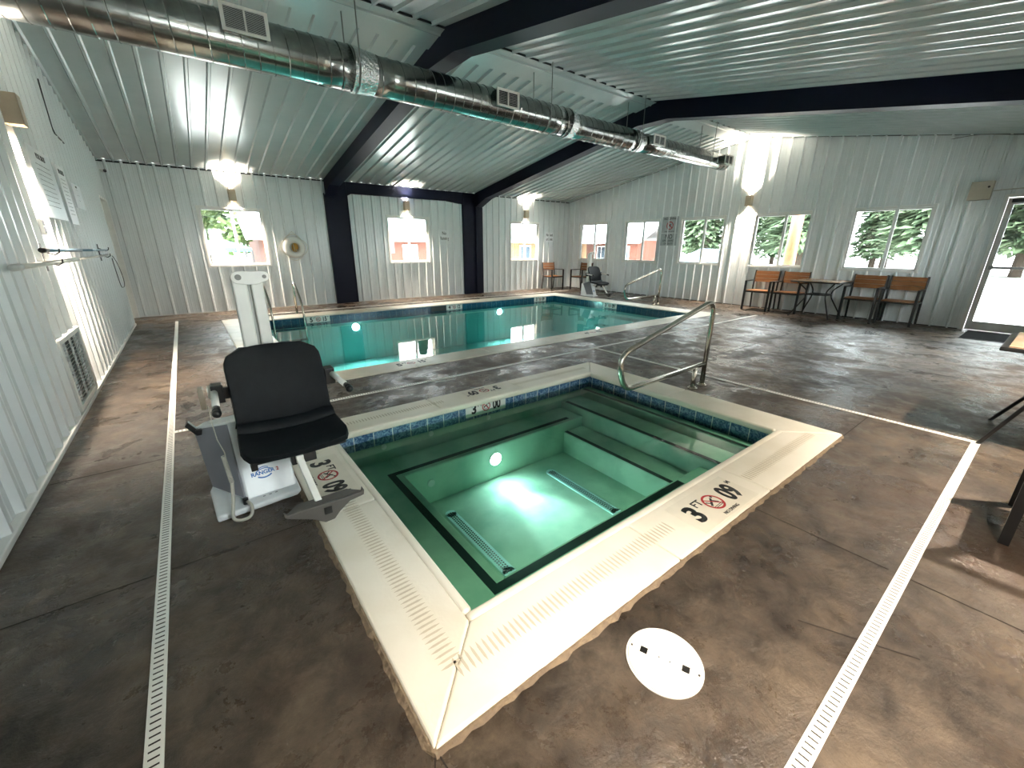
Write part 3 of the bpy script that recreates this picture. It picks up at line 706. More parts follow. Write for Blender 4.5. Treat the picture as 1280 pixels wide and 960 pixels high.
# ------------------------------------------------------------------ skimmer lid
sk = thing('skimmer_hatch', (1.062, 0.515, 0), 'round white skimmer lid with two square finger holes in brown floor', 'lid')
c = (1.062, 0.515)
mb = MB(); mb.cyl((c[0], c[1], 0), (c[0], c[1], 0.004), 0.128, 64); mb.build('rim', WHITEP, sk)
mb = MB(); mb.cyl((c[0], c[1], 0.003), (c[0], c[1], 0.008), 0.121, 64); mb.build('cover', WHITEP, sk, bevel=0.002)
for q in (-1, 1):
    d = Vector((0.38, -0.92, 0)).normalized(); p = Vector((*c, 0.008))+d*q*0.070; s_ = Vector((-d.y, d.x, 0))
    MB().obox(p+Vector((0, 0, 0.0005)), d*0.012, s_*0.012, (0, 0, 0.001)).build('finger_hole', INK, sk)
    p = Vector((*c, 0.008))+d*q*0.112+s_*q*0.0
    MB().cyl(p, p+Vector((0, 0, 0.0015)), 0.004, 10).build('screw', SLOT, sk)
    p = Vector((*c, 0.008))+d*q*0.018
    MB().cyl(p, p+Vector((0, 0, 0.0015)), 0.0025, 8).build('screw', SLOT, sk)

# ------------------------------------------------------------------ handrails
def handrail(x, y, label):
    """local to the rear post foot"""
    t = thing('pool_handrail', (0, 0, 0), label, 'handrail', 'stainless pool handrails')
    pts = fillet([(0, 0, 0.0), (0.012, 0, 0.885), (-1.405, 0, 0.52), (-1.30, 0, 0.215), (-0.02, 0, 0.235)], [0.16, 0.20, 0.12], 8)
    MB().tube(pts, 0.0235, 14).build('rail', STEEL, t, smooth=True)
    MB().tube([(-0.175, 0, 0), (-0.175, 0, 0.225)], 0.0235, 14).build('support_post', STEEL, t, smooth=True)
    for q in (0, -0.175):
        MB().cyl((q, 0, 0), (q, 0, 0.012), 0.047, 24).cyl((q, 0, 0.012), (q, 0, 0.022), 0.034, 24).build('escutcheon', STEEL, t, smooth=False)
    t.location = (x, y, 0); return t
hr1 = handrail(4.045, 2.045, 'bent stainless steel handrail reaching over the hot tub steps')
copy_tree(hr1, (9.275, 6.12, 0), label='bent stainless steel handrail at the far end of the large pool')
# ------------------------------------------------------------------ pool ladder
ld = thing('pool_ladder', (1.40, 9.3, 0), 'stainless steel ladder at the far left corner of the large pool', 'ladder')
for lx in (1.13, 1.68):
    pts = fillet([(lx, 9.66, 0), (lx, 9.64, 0.72), (lx, 9.02, 0.30), (lx, 8.99, -0.85)], [0.22, 0.25], 8)
    r = MB().tube(pts, 0.0215, 12).build('rail', STEEL, ld, smooth=True)
    MB().cyl((lx, 9.66, 0.0), (lx, 9.66, 0.015), 0.045, 20).build('escutcheon', STEEL, ld)
for z in (-0.20, -0.42, -0.64, ): MB().box(1.13, 1.68, 8.95, 9.03, z-0.012, z+0.012).build('tread', mat('dark_tread', (0.03, 0.06, 0.06), 0.5), ld)

# ================================================================== POOL LIFTS
def build_lift(label):
    t = thing('pool_lift', (0, 0, 0), label, 'pool lift', 'white and black pool lifts')
    # base plate
    mb = MB(); mb.prism([(-0.115, 2.335), (0.27, 2.372), (0.290, 2.40), (0.292, 2.50), (0.290, 2.95), (-0.05, 3.0), (-0.13, 2.66)], (0, 0, 0.0), (1, 0, 0), (0, 1, 0), (0, 0, 0.035))
    base = mb.build('base_plate', WHITEC, t, bevel=0.012, seg=3)
    mb = MB(); text_into(mb, '- - -', 0.05, (0.14, 2.40, 0.0365), (1, 0.09, 0), (-0.09, 1, 0), 0.0); mb.build('base_label', GREYP, base)
    # motor cover: white front, grey flank
    bot = [(0.028, 2.415), (0.280, 2.44), (0.282, 2.95), (-0.06, 2.98), (-0.107, 2.66)]
    top = [(0.021, 2.615), (0.275, 2.635), (0.275, 2.92), (-0.09, 2.95), (-0.136, 2.84)]
    mb = MB(); A = [mb.bm.verts.new((*p, 0.035)) for p in bot]; zt = [0.435, 0.425, 0.38, 0.35, 0.362]
    B = [mb.bm.verts.new((*p, z)) for p, z in zip(top, zt)]
    mb.bm.faces.new(A[::-1]); mb.bm.faces.new(B)
    for i in range(5): mb.bm.faces.new((A[i], A[(i+1) % 5], B[(i+1) % 5], B[i]))
    cov = mb.build('cover', WHITEC, t, bevel=0.01)
    mb = MB(); P4 = [Vector((*bot[4], 0.05)), Vector((*bot[0], 0.05)), Vector((*top[0], 0.43)), Vector((*top[4], 0.357))]
    nrm = (P4[1]-P4[0]).cross(P4[3]-P4[0]).normalized()
    if nrm.y > 0: nrm = -nrm
    c = sum(P4, Vector())/4; P4 = [c+(p-c)*0.965 for p in P4]
    a = [mb.bm.verts.new(p+nrm*0.001) for p in P4]; b = [mb.bm.verts.new(p+nrm*0.010) for p in P4]
    mb.bm.faces.new(b)
    for i in range(4): mb.bm.faces.new((a[i], a[(i+1) % 4], b[(i+1) % 4], b[i]))
    tag(mb.build('side_panel', GREYP, cov), 'grey side panel')
    # logo on the white face
    xd = (Vector((*bot[1], 0))-Vector((*bot[0], 0))).normalized(); yd = (Vector((*top[0], 0.435))-Vector((*bot[0], 0.035))).normalized()
    o = Vector((*bot[0], 0.035))+xd*0.112+yd*0.115
    zd = xd.cross(yd)
    yd = zd.cross(xd).normalized()
    mb = MB(); text_into(mb, 'RANGER', 0.030, o+xd*-0.010, xd, yd, 0.03, 1.0, lift=0.002); P_ = frame_pts(o+zd*0.002, xd, yd); P = lambda a, b, c=0: P_(a*0.75-0.004, b*0.75, c)
    for k2, rr in ((0.030, 0.085), (0.042, 0.06)):
        for i in range(9):
            a0, a1 = math.radians(55+70*i/9), math.radians(55+70*(i+1)/9)
            stroke(mb, P, (rr*math.cos(a0)*1.0, k2+rr*math.sin(a0)-rr+0.012), (rr*math.cos(a1), k2+rr*math.sin(a1)-rr+0.012), 0.006)
    for i in range(9):
        a0, a1 = math.radians(235+70*i/9), math.radians(235+70*(i+1)/9); rr = 0.08
        stroke(mb, P, (rr*math.cos(a0), -0.014+rr*math.sin(a0)+rr-0.012), (rr*math.cos(a1), -0.014+rr*math.sin(a1)+rr-0.012), 0.010)
    tag(mb.build('logo', BLUE, cov), 'blue lettering reading RANGER')
    mb = MB(); text_into(mb, '2', 0.027, o+xd*0.064, xd, yd, 0.03, 1.0, lift=0.002); tag(mb.build('logo', RED, cov), 'red figure 2')
    # mast: two white columns with a rounded head plate
    MB().box(0.176, 0.243, 2.66, 2.74, 0.035, 1.200).build('mast', WHITEP, t, bevel=0.008)
    MB().box(0.264, 0.322, 2.70, 2.78, 0.035, 1.195).build('actuator_column', WHITEP, t, bevel=0.008)
    MB().box(0.240, 0.268, 2.73, 2.76, 0.035, 1.17).build('mast_spine', mat('mast_grey', (0.42, 0.43, 0.41), 0.5), t)
    prof = [(0.205+0.032*math.cos(a), 1.200+0.032*math.sin(a)) for a in [PI/2+PI*i/10 for i in range(11)]]+[(0.245, 1.162), (0.290, 1.162)]+[(0.326+0.027*math.cos(a), 1.203+0.027*math.sin(a)) for a in [-PI/2+PI*i/10 for i in range(11)]]
    head = MB().prism(prof, (0, 2.645, 0), (1, 0, 0), (0, 0, 1), (0, 0.02, 0)).build('head_plate', WHITEP, t, bevel=0.003)
    for bx, br in ((0.206, 0.015), (0.327, 0.010)):
        MB().cyl((bx, 2.645, 1.202), (bx, 2.638, 1.202), br, 18).cyl((bx, 2.638, 1.202), (bx, 2.632, 1.202), br*0.55, 6).build('bolt', mat('bolt_grey', (0.30, 0.29, 0.27), 0.6), head)
    # seat arm and seat
    MB().box(0.265, 0.325, 2.655, 2.70, 0.30, 0.60).box(0.275, 0.325, 2.30, 2.68, 0.285, 0.322).build('seat_arm', WHITEP, t, bevel=0.004)
    # bucket seat: one curved sheet, thickened
    mb = MB(); prof = []   # (y, z, halfwidth-scale)
    nb = 12
    for i in range(nb+1):
        s = i/nb
        prof.append((2.64-0.135*s-0.02*math.sin(PI*s), 0.835-0.405*s))
    lasty, lastz = prof[-1]
    for i in range(1, 7):
        a = PI/2*i/6; prof.append((lasty-0.055*math.sin(a)*1.0, lastz-0.045*(1-math.cos(a))))
    ly, lz = prof[-1]
    for i in range(1, 8): prof.append((ly-0.040*i, lz-0.003*i+ (0.0 if i < 6 else -0.006*(i-5))))
    cx = 0.297; N = len(prof); rows = []
    for i, (y, z) in enumerate(prof):
        # width: rounded top corners, slightly wider at the seat
        hw = 0.238+0.022*max(0, (i-nb)/(N-nb))
        d = (0.835-z)
        if i <= 4:
            rr = 0.09; dd = min(d, rr); hw -= rr-math.sqrt(max(0, rr*rr-(rr-dd)**2))
        f = N-1-i
        if f < 2: hw -= (0.03, 0.010)[f]
        row = []
        for j in range(13):
            u = -1+2*j/12; cr = 0.022*abs(u)**3
            if i <= nb: row.append(mb.bm.verts.new((cx+hw*u, y-cr, z)))
            else: row.append(mb.bm.verts.new((cx+hw*u, y, z+cr)))
        rows.append(row)
    for i in range(N-1):
        for j in range(12): mb.bm.faces.new((rows[i][j], rows[i][j+1], rows[i+1][j+1], rows[i+1][j]))
    mb.keep = True
    seat = mb.build('seat', SEATP, t, smooth=True)
    so = seat.modifiers.new('solid', 'SOLIDIFY'); so.thickness = 0.032; so.offset = 0
    bv = seat.modifiers.new('bevel', 'BEVEL'); bv.width = 0.010; bv.segments = 3; bv.limit_method = 'ANGLE'; bv.angle_limit = math.radians(50)
    # skirt under the front edge, drain slots
    MB().box(cx-0.225, cx+0.235, 2.215, 2.26, 0.318, 0.362).build('seat_skirt', BLACKP, t, bevel=0.008)
    MB().box(cx-0.03-0.02, cx-0.03+0.10, 2.20, 2.25, 0.275, 0.335).build('foot_bracket', BLACKP, t, bevel=0.004)
    MB().box(0.07, 0.10, 2.23, 2.28, 0.285, 0.32).build('foot_bracket', BLACKP, t, bevel=0.003)
    for q in (-0.09, 0.10): MB().obox((cx+q, 2.41, 0.372), (0.022, 0, 0), (0, 0.003, 0), (0, 0, 0.0065)).build('drain_slot', INK, seat)
    # arms
    for side, x0_, x1_ in ((-1, 0.005, 0.004), (1, 0.560, 0.583)):
        s = side
        MB().box(x0_-0.024, x0_+0.030, 2.525, 2.60, 0.575, 0.672).box(min(cx+s*0.22, x0_), max(cx+s*0.22, x0_), 2.57, 2.60, 0.58, 0.645).build('arm_bracket', BLACKP, t, bevel=0.005)
        ar = MB().tube([(x0_+s*0.012, 2.56, 0.640), (x1_+s*0.016, 2.335, 0.612)], 0.0165, 14).build('armrest', WHITEP, t, smooth=True)
        MB().tube([(x1_+s*0.016, 2.338, 0.6125), (x1_+s*0.018, 2.30, 0.607), (x1_+s*0.018, 2.285, 0.605)], [0.0175, 0.0185, 0.012], 14).build('grip', BLACKP, ar, smooth=True)
        MB().ball((x1_+s*0.018, 2.285, 0.603), 0.021, 2).build('knob', BLACKP, ar, smooth=True)
    # foot stem and footrest
    st = MB(); a, b = Vector((0.285, 2.19, 0.305)), Vector((0.318, 2.03, 0.105)); d = (b-a); s_ = Vector((1, 0, 0)); u_ = d.cross(s_).normalized()
    st.obox((a+b)/2, s_*0.017, u_*0.012, d/2); st.box(0.267, 0.303, 2.18, 2.225, 0.288, 0.330); st.build('foot_stem', WHITEP, t, bevel=0.004)
    mb = MB()
    prof = [(0.150, 0.145), (0.152, 0.120), (0.158, 0.112), (0.27, 0.060), (0.325, 0.020), (0.37, 0.022), (0.40, 0.055), (0.455, 0.095), (0.528, 0.105), (0.532, 0.130), (0.524, 0.150), (0.518, 0.128), (0.42, 0.122), (0.34, 0.128), (0.25, 0.128), (0.165, 0.128)]
    fp = mb.prism(prof, (0, 1.985, 0), (1, 0, 0), (0, 0, 1), (0, 0.022, 0)).build('footrest', GREYF, t, bevel=0.004)
    MB().prism([(0.16, 0.0), (0.52, 0.0), (0.46, 0.06), (0.22, 0.06)], (0, 2.0, 0.118), (1, 0, 0), (0, 1, 0), (0, 0, 0.010)).build('foot_shelf', GREYF, fp)
    MB().box(0.325, 0.362, 1.979, 1.986, 0.068, 0.105).build('stem_socket', INK, fp)
    # hand control, clip, coil cord
    MB().box(-0.075, -0.050, 2.56, 2.63, 0.545, 0.655).build('hand_control', CLEARP, t, bevel=0.004)
    MB().box(-0.035, -0.015, 2.56, 2.60, 0.60, 0.66).build('clip', WHITEP, t)
    MB().obox((-0.143, 2.80, 0.375), (0.009, 0, 0.011), (0, 0.02, 0), (-0.022, 0, 0.034)).obox((-0.112, 2.78, 0.352), (0.020, 0, 0), (0, 0.015, 0), (0, 0, 0.016)).build('latch', BLACKP, t, bevel=0.003)
    wire = [(-0.045, 2.58, 0.555), (-0.045, 2.54, 0.47), (-0.04, 2.50, 0.39), (-0.022, 2.42, 0.345)]
    co = []
    for i in range(150):
        s = i/149; z = 0.335-0.15*s; co.append((-0.030+0.010*s+0.009*math.cos(i*0.85), 2.40-0.02*s+0.009*math.sin(i*0.85), z))
    mb = MB(); mb.tube(wire+co[:1], 0.0025, 6); mb.tube(co, 0.0028, 5)
    mb.tube(fillet([(-0.020, 2.38, 0.185), (-0.030, 2.35, 0.10), (-0.055, 2.285, 0.012), (0.03, 2.27, 0.012), (0.045, 2.33, 0.05), (0.02, 2.39, 0.055)], 0.06, 6), 0.0085, 8); mb.build('coil_cord', CORD, t, smooth=True)
    MB().cyl((0.02, 2.385, 0.038), (0.02, 2.385, 0.07), 0.014, 12).build('cord_plug', BLACKP, t)
    return t
lift = build_lift('pool lift with black seat in the foreground left of the hot tub')
lift2 = copy_tree(lift, (9.05, 5.80, 0), label='small pool lift standing at the far right corner of the large pool')
for c_ in kids(lift2):
    n_ = c_.name.split('.')[0]
    if n_ in ('cover', 'base_plate'): c_.scale = (0.62, 0.8, 1.0); c_.location = (0.19, 0.52, 0)
    elif n_ in ('coil_cord', 'hand_control', 'latch', 'clip', 'cord_plug'):
        for d_ in kids(c_): bpy.data.objects.remove(d_)
        bpy.data.objects.remove(c_)

# ================================================================== CHAIRS, TABLES
def make_chair():
    t = thing('patio_chair', (0, 0, 0), 'x', 'chair', 'black metal patio chairs with teak slats')
    W2, D2 = 0.255, 0.235
    for s in (-1, 1):
        MB().box(s*W2-0.019, s*W2+0.019, -D2-0.019, -D2+0.019, 0, 0.64).build('leg', BLACKM, t)
        mb = MB(); mb.tube([(s*W2, D2+0.02, 0.0), (s*W2, D2-0.03, 0.42), (s*W2, D2-0.02, 0.60), (s*W2, D2+0.02, 0.87)], 0.019, 8); mb.build('leg', BLACKM, t)
        MB().box(s*W2-0.02, s*W2+0.02, -D2-0.015, D2-0.01, 0.635, 0.655).build('armrest', BLACKM, t, bevel=0.004)
    fr = MB(); fr.box(-W2, W2, -D2-0.012, -D2+0.012, 0.395, 0.425); fr.box(-W2, W2, D2-0.045, D2-0.02, 0.395, 0.425)
    for s in (-1, 1): fr.box(s*W2-0.012, s*W2+0.012, -D2, D2-0.03, 0.395, 0.425)
    fr.build('seat_frame', BLACKM, t)
    mb = MB()
    for i in range(5): mb.box(-W2+0.015, W2-0.015, -D2+0.016+i*0.080, -D2+0.016+i*0.080+0.072, 0.425, 0.440)
    mb.build('seat', WOOD, t)
    mb = MB()
    for i in range(3):
        z = 0.615+i*0.083; y = D2-0.022+0.04*(z-0.60)/0.27
        mb.obox((0, y, z+0.038), (W2-0.012, 0, 0), (0, 0.009, 0), (0, 0.006, 0.0385))
    mb.build('backrest', WOOD, t)
    return t
ch = make_chair()
ch.location = (10.56, 1.82, 0); ch.rotation_euler = (0, 0, -PI/2)
ch['label'] = 'patio chair nearest the glass door, with brown slatted back against the right wall'
copy_tree(ch, (10.57, 2.40, 0), -PI/2, 'patio chair between the slatted table and the chair nearest the glass door')
copy_tree(ch, (10.57, 3.70, 0), -PI/2, 'patio chair partly hidden behind the far side of the small table')
copy_tree(ch, (10.47, 4.26, 0), -PI/2+0.05, 'orange-lit patio chair at the left end of the row under the windows')
copy_tree(ch, (9.86, 10.66, 0), 0, 'pale patio chair against the back wall beneath the food sign')
copy_tree(ch, (10.53, 9.98, 0), -PI/2, 'patio chair on the right wall beside the far corner, behind the distant lift')
copy_tree(ch, (3.175, -0.365, 0), PI, 'patio chair at the right picture edge, only its dark front leg showing')
def make_table():
    t = thing('patio_table', (0, 0, 0), 'x', 'table', 'square patio tables with curved black legs')
    h = 0.425
    MB().box(-h, h, -h, h, 0.700, 0.728).build('rim', BLACKM, t, bevel=0.006)
    mb = MB()
    for i in range(9): mb.box(-h+0.012, h-0.012, -h+0.012+i*0.0892, -h+0.012+i*0.0892+0.0862, 0.722, 0.737)
    mb.build('tabletop', mat('table_slat', (0.50, 0.34, 0.22), 0.22, noise=(9, (0.40, 0.25, 0.15), 0.3, 0.7)), t)
    for sx in (-1, 1):
        for sy in (-1, 1):
            pts = fillet([(sx*0.32, sy*0.32, 0.70), (sx*0.17, sy*0.17, 0.53), (sx*0.17, sy*0.17, 0.40), (sx*0.37, sy*0.36, 0.0)], 0.09, 5)
            MB().tube(pts, 0.013, 8).build('leg', BLACKM, t, smooth=True)
    mb = MB()
    for s in (-1, 1): mb.box(-0.17, 0.17, s*0.17-0.012, s*0.17+0.012, 0.44, 0.465).box(s*0.17-0.012, s*0.17+0.012, -0.17, 0.17, 0.44, 0.465)
    mb.build('stretcher', BLACKM, t)
    return t
tb = make_table(); tb.location = (10.37, 3.08, 0); tb['label'] = 'square slatted patio table between chairs under the right wall windows'
copy_tree(tb, (4.755, -0.255, 0), 0, 'patio table cut by the right picture edge, pale glossy top corner showing')
# door mat
mt = thing('door_mat', (10.22, 0.38, 0), 'black rubber mat on the floor before the glass door', 'mat')
MB().box(9.72, 10.72, -0.08, 0.85, 0.0, 0.010).build('pad', MATM, mt, bevel=0.003)
MB().box(9.70, 9.73, -0.09, 0.86, 0, 0.008).box(10.71, 10.74, -0.09, 0.86, 0, 0.008).box(9.73, 10.71, -0.09, -0.07, 0, 0.008).box(9.73, 10.71, 0.84, 0.86, 0, 0.008).build('edging', BLACKP, mt)

# ================================================================== DUCT
du = thing('air_duct', (4.3, 5.14, 2.9), 'long round galvanised spiral air duct hanging below the roof ridge', 'duct')
segs = [(-0.93, 1.78, 0.205, 3.125), (1.98, 4.92, 0.187, 3.115), (5.02, 6.52, 0.163, 3.100), (6.66, 9.62, 0.146, 3.095)]
for (a, b, r, z) in segs:
    s1 = MB().tube([(a+(b-a)*i/8, 5.14, z) for i in range(9)], r, 40).build('duct_section', GALV, du, smooth=True)
    mb = MB(); pts = []; pitch = 0.125; n = int((b-a)/pitch*28)
    for i in range(n+1):
        x = a+(b-a)*i/n; th = 2*PI*(x-a)/pitch; pts.append((x, 5.14+(r+0.0005)*math.cos(th), z+(r+0.0005)*math.sin(th)))
    mb.tube(pts, 0.0055, 4, cap=False); mb.build('seam', GALV, s1)
for (xa, ra, za), (xb, rb, zb_) in (((1.76, 0.207, 3.125), (2.00, 0.189, 3.115)), ((4.90, 0.190, 3.115), (5.04, 0.166, 3.10)), ((6.50, 0.166, 3.10), (6.68, 0.149, 3.095))):
    mb = MB(); mb.tube([(xa+(xb-xa)*i/6, 5.14, za+(zb_-za)*i/6) for i in range(7)], [ra+(rb-ra)*i/6+0.004 for i in range(7)], 36)
    for v in mb.bm.verts: v.co += Vector((random.uniform(-.004, .004), random.uniform(-.004, .004), random.uniform(-.004, .004)))
    mb.build('taped_joint', FOIL, du, smooth=False)
for (xa, xb, z0, z1, r) in ((0.62, 0.98, 3.09, 3.29, 0.2), (3.45, 3.80, 3.03, 3.225, 0.187), (6.70, 7.03, 3.02, 3.185, 0.15), (9.12, 9.44, 2.985, 3.165, 0.146)):
    bx = MB().box(xa+0.02, xb-0.02, 4.86, 5.08, z0+0.015, z1-0.015).build('branch_box', GALV, du)
    yf = 4.845
    mb = MB(); w = 0.028
    mb.box(xa, xa+w, yf, yf+0.015, z0, z1).box(xb-w, xb, yf, yf+0.015, z0, z1).box(xa+w, xb-w, yf, yf+0.015, z0, z0+w*0.8).box(xa+w, xb-w, yf, yf+0.015, z1-w*0.8, z1).box((xa+xb)/2-0.007, (xa+xb)/2+0.007, yf, yf+0.015, z0+w*.8, z1-w*.8)
    gr = mb.build('register_face', WHITEP, du, bevel=0.002)
    MB().box(xa+w, xb-w, yf+0.0135, yf+0.0150, z0+w*.8, z1-w*.8).build('register_back', DARK, gr)
    mb = MB(); zz = z0+0.028
    nl = 16 if xa < 1 else 8
    while zz < z1-0.026:
        mb.obox(((xa+xb)/2, yf+0.007, zz), ((xb-xa)/2-w, 0, 0), (0, 0.004, 0.002), (0, -0.0002, 0.0009)); zz += (z1-z0-0.055)/nl
    mb.build('louvres', TRIMW, gr)
for hx in (1.80, 4.44, 6.53, 8.87):
    r = 0.205 if hx < 2 else 0.187 if hx < 5 else 0.165 if hx < 7 else 0.147
    z = 3.125 if hx < 2 else 3.11 if hx < 5 else 3.10
    t = thing('duct_hanger', (hx, 5.14, z-r), {1.80: 'thin rod hanger holding the duct nearest the left wall', 4.44: 'thin rod hanger holding the duct between the two roof frames',
        6.53: 'thin rod hanger holding the duct at the second navy frame', 8.87: 'thin rod hanger holding the duct end nearest the right wall'}[hx], 'hanger', 'thin rod hangers holding the duct')
    for y in (5.14-r-0.008, 5.14+r+0.008): MB().tube([(hx, y, z), (hx, y, roofz(y)-0.02)], 0.0065, 6).build('rod', mat('dull_rod', (0.20, 0.21, 0.20), 0.5, 0.6), t)
    pts = [(hx, 5.14+(r+0.008)*math.cos(PI+PI*i/16), z+(r+0.008)*math.sin(PI+PI*i/16)) for i in range(17)]
    mb = MB()
    for a_, b_ in zip(pts, pts[1:]): mb.quad((hx-0.010, *a_[1:]), (hx+0.010, *a_[1:]), (hx+0.010, *b_[1:]), (hx-0.010, *b_[1:]))
    mb.build('strap', mat('dull_rod', (0.2, 0.21, 0.2), 0.5, 0.6), t)

# ================================================================== WALL LAMPS
SCW, SPOT = 1.0, 280
def make_sconce():
    t = thing('wall_lamp', (0, 0, 0), 'x', 'lamp', 'tan up-and-down wall lamps')
    mb = MB(); w, d, h = 0.065, 0.135, 0.11           # local: wall plane y=0, room toward -y
    mb.box(-w, w, -d, -d+0.006, -h, h).box(-w, -w+0.006, -d, -0.02, -h, h).box(w-0.006, w, -d, -0.02, -h, h).box(-w, w, -0.026, -0.018, -h, h)
    mb.build('housing', LAMPT, t, bevel=0.002)
    MB().box(-w+.006, w-.006, -d+.006, -0.026, -0.012, 0.012).build('lamp_holder', LAMPT, t)
    for s in (-1, 1): MB().cyl((0, -0.08, s*0.012), (0, -0.08, s*0.055), 0.034, 16).build('lamp_bulb', BULB, t)
    return t
def sconce_lights(o):
    for s in (-1, 1):
        l = bpy.data.lights.new('lamp_glow', 'SPOT'); l.energy = SPOT; l.color = WARM; l.spot_size = math.radians(104); l.spot_blend = 1.0; l.shadow_soft_size = 0.04
        lo = bpy.data.objects.new('lamp_glow', l); COL.objects.link(lo); lo.parent = o; lo.location = (0, -0.095, s*0.115)
        lo.rotation_euler = (0, 0, 0) if s < 0 else (PI, 0, 0)
sc0 = make_sconce()
spots = [((1.035, YB, 2.345), 0, 'tan wall lamp above the leftmost back window'), ((4.86, YB, 2.36), 0, 'tan wall lamp above the middle back window under the navy beam'),
         ((8.88, YB, 2.34), 0, 'tan wall lamp above the third back window near the corner'), ((XR, 5.00, 2.405), -PI/2, 'tan wall lamp glowing on the right wall between windows, below the ridge'),
         ((XL, 5.42, 2.375), PI/2, 'large nearby tan wall lamp on the left wall above the posted signs'),
         ((1.0, YF, 2.36), PI, 'tan wall lamp on the front wall behind the viewer, left'), ((3.95, YF, 2.36), PI, 'tan wall lamp on the front wall behind the viewer, middle'), ((7.3, YF, 2.36), PI, 'tan wall lamp on the front wall behind the viewer, right')]
for i, (loc, rz, lab) in enumerate(spots):
    o = sc0 if i == 0 else copy_tree(sc0, loc, rz, lab)
    o.location = loc; o.rotation_euler = (0, 0, rz); o['label'] = lab
for o in [x for x in bpy.data.objects if x.name.startswith('wall_lamp')]: sconce_lights(o)
# pool lamps (under water)
def pool_lamp(loc, rot, e, size, col=(0.72, 1.0, 0.97), blend=0.9):
    l = bpy.data.lights.new('underwater_glow', 'SPOT'); l.energy = e; l.color = col; l.spot_size = math.radians(size); l.spot_blend = blend; l.shadow_soft_size = 0.05
    lo = bpy.data.objects.new('underwater_glow', l); COL.objects.link(lo); lo.location = loc; lo.rotation_euler = rot
pool_lamp((1.87, BYF-0.04, -0.43), (math.radians(-72), 0, math.radians(8)), 7, 120)
pool_lamp((1.87, BYF-0.04, -0.43), (math.radians(-74), 0, math.radians(4)), 38, 50, (0.85, 1.0, 1.0))
pool_lamp((2.68, PY1-0.05, -0.30), (math.radians(-75), 0, 0), 36, 150)
pool_lamp((6.50, PY1-0.05, -0.30), (math.radians(-75), 0, 0), 36, 150)

# ================================================================== SIGNS AND WALL FITTINGS
def wall_sign(name, loc, xd, label, w, h, lines, plate, group=None, thick=0.006, icon=None):
    t = thing(name, loc, label, 'sign', group)
    xd = Vector(xd); yd = Vector((0, 0, 1)); P = frame_pts(loc, xd, yd); zd = xd.cross(yd)
    MB().obox(P(0, 0, thick/2), xd*w/2, yd*h/2, zd*thick/2).build('plate', plate, t, bevel=0.001)
    mb = MB(); mb.keep = True
    for (s, size, x, y, b, sx) in lines: text_into(mb, s, size, P(x, y, thick), xd, yd, b, sx, lift=0.001)
    mb.build('lettering', INK, t)
    if icon:
        mb = MB(); mb.keep = True; Q = lambda a, b, c=0: P(icon[0]+a, icon[1]+b, thick+0.003)
        ring2d(mb, Q, icon[2]*0.8, icon[2]); stroke(mb, lambda a, b, c=0: P(icon[0]+a, icon[1]+b, thick+0.0035), (-icon[2]*.6, icon[2]*.6), (icon[2]*.6, -icon[2]*.6), icon[2]*0.2); mb.build('no_diving_disc', RED, t)
        mb = MB(); mb.keep = True; Q = lambda a, b, c=0: P(icon[0]+a, icon[1]+b, thick+0.002); k = icon[2]
        stroke(mb, Q, (-k*.55, -k*.35), (k*.3, k*.4), k*0.2); stroke(mb, Q, (0, k*.2), (k*.4, -k*.35), k*0.14); mb.build('diver', INK, t)
    return t
wall_sign('wall_sign', (5.95, YB-0.024, 1.645), (1, 0, 0), 'small white sign reading No Running beside the middle back window', 0.31, 0.30,
          [('No', 0.125, 0, 0.03, 0.012, 0.8), ('Running', 0.125, 0, -0.105, 0.012, 0.66)], SIGNW)
wall_sign('wall_sign', (9.93, YB-0.024, 1.675), (1, 0, 0), 'small white sign reading No Food or Drink near the far corner', 0.36, 0.30,
          [('No Food', 0.12, 0, 0.03, 0.012, 0.66), ('or Drink', 0.12, 0, -0.105, 0.012, 0.66)], SIGNW)
wall_sign('wall_sign', (XR-0.024, 7.03, 1.955), (0, -1, 0), 'upper grey No Diving sign between two right wall windows', 0.50, 0.42,
          [('NO DIVING', 0.085, 0, 0.13, 0.010, 0.9), ('SHALLOW WATER', 0.04, 0, -0.185, 0.004, 0.9)], SIGNG, icon=(0.0, -0.02, 0.105))
wall_sign('wall_sign', (XR-0.024, 7.03, 1.575), (0, -1, 0), 'lower grey No Lifeguard on duty sign between two right wall windows', 0.50, 0.32,
          [('NO', 0.16, 0, 0.02, 0.004, 0.9), ('LIFEGUARD', 0.075, 0, -0.055, 0.010, 0.95), ('ON DUTY', 0.065, 0, -0.13, 0.010, 0.95)], SIGNG)
def rules(loc, w, h, label, n, title):
    lines = [(title, h*0.11, 0, h*0.36, 0.01, 0.9)]
    for i in range(n): lines.append(('No item of glass is allowed here' if False else ('l'*random.randint(2, 3)+'  ')*0+'- '*int(w*30), h*0.055, 0, h*0.26-i*h*0.66/n, 0.0, 1.0))
    return wall_sign('wall_sign', loc, (0, 1, 0), label, w, h, lines, SIGNW, thick=0.012)
rules((XL+0.024, 6.20, 1.90), 0.90, 0.60, 'largest posted rules sign on the left wall, nearest the wall lamp', 9, 'POOL RULES')
rules((XL+0.024, 7.06, 1.88), 0.40, 0.60, 'narrow posted rules sign in the middle of three on the left wall', 10, 'SPA RULES')
rules((XL+0.024, 7.80, 1.93), 0.56, 0.28, 'smallest posted sign on the left wall, nearest the corner door', 3, 'NOTICE')
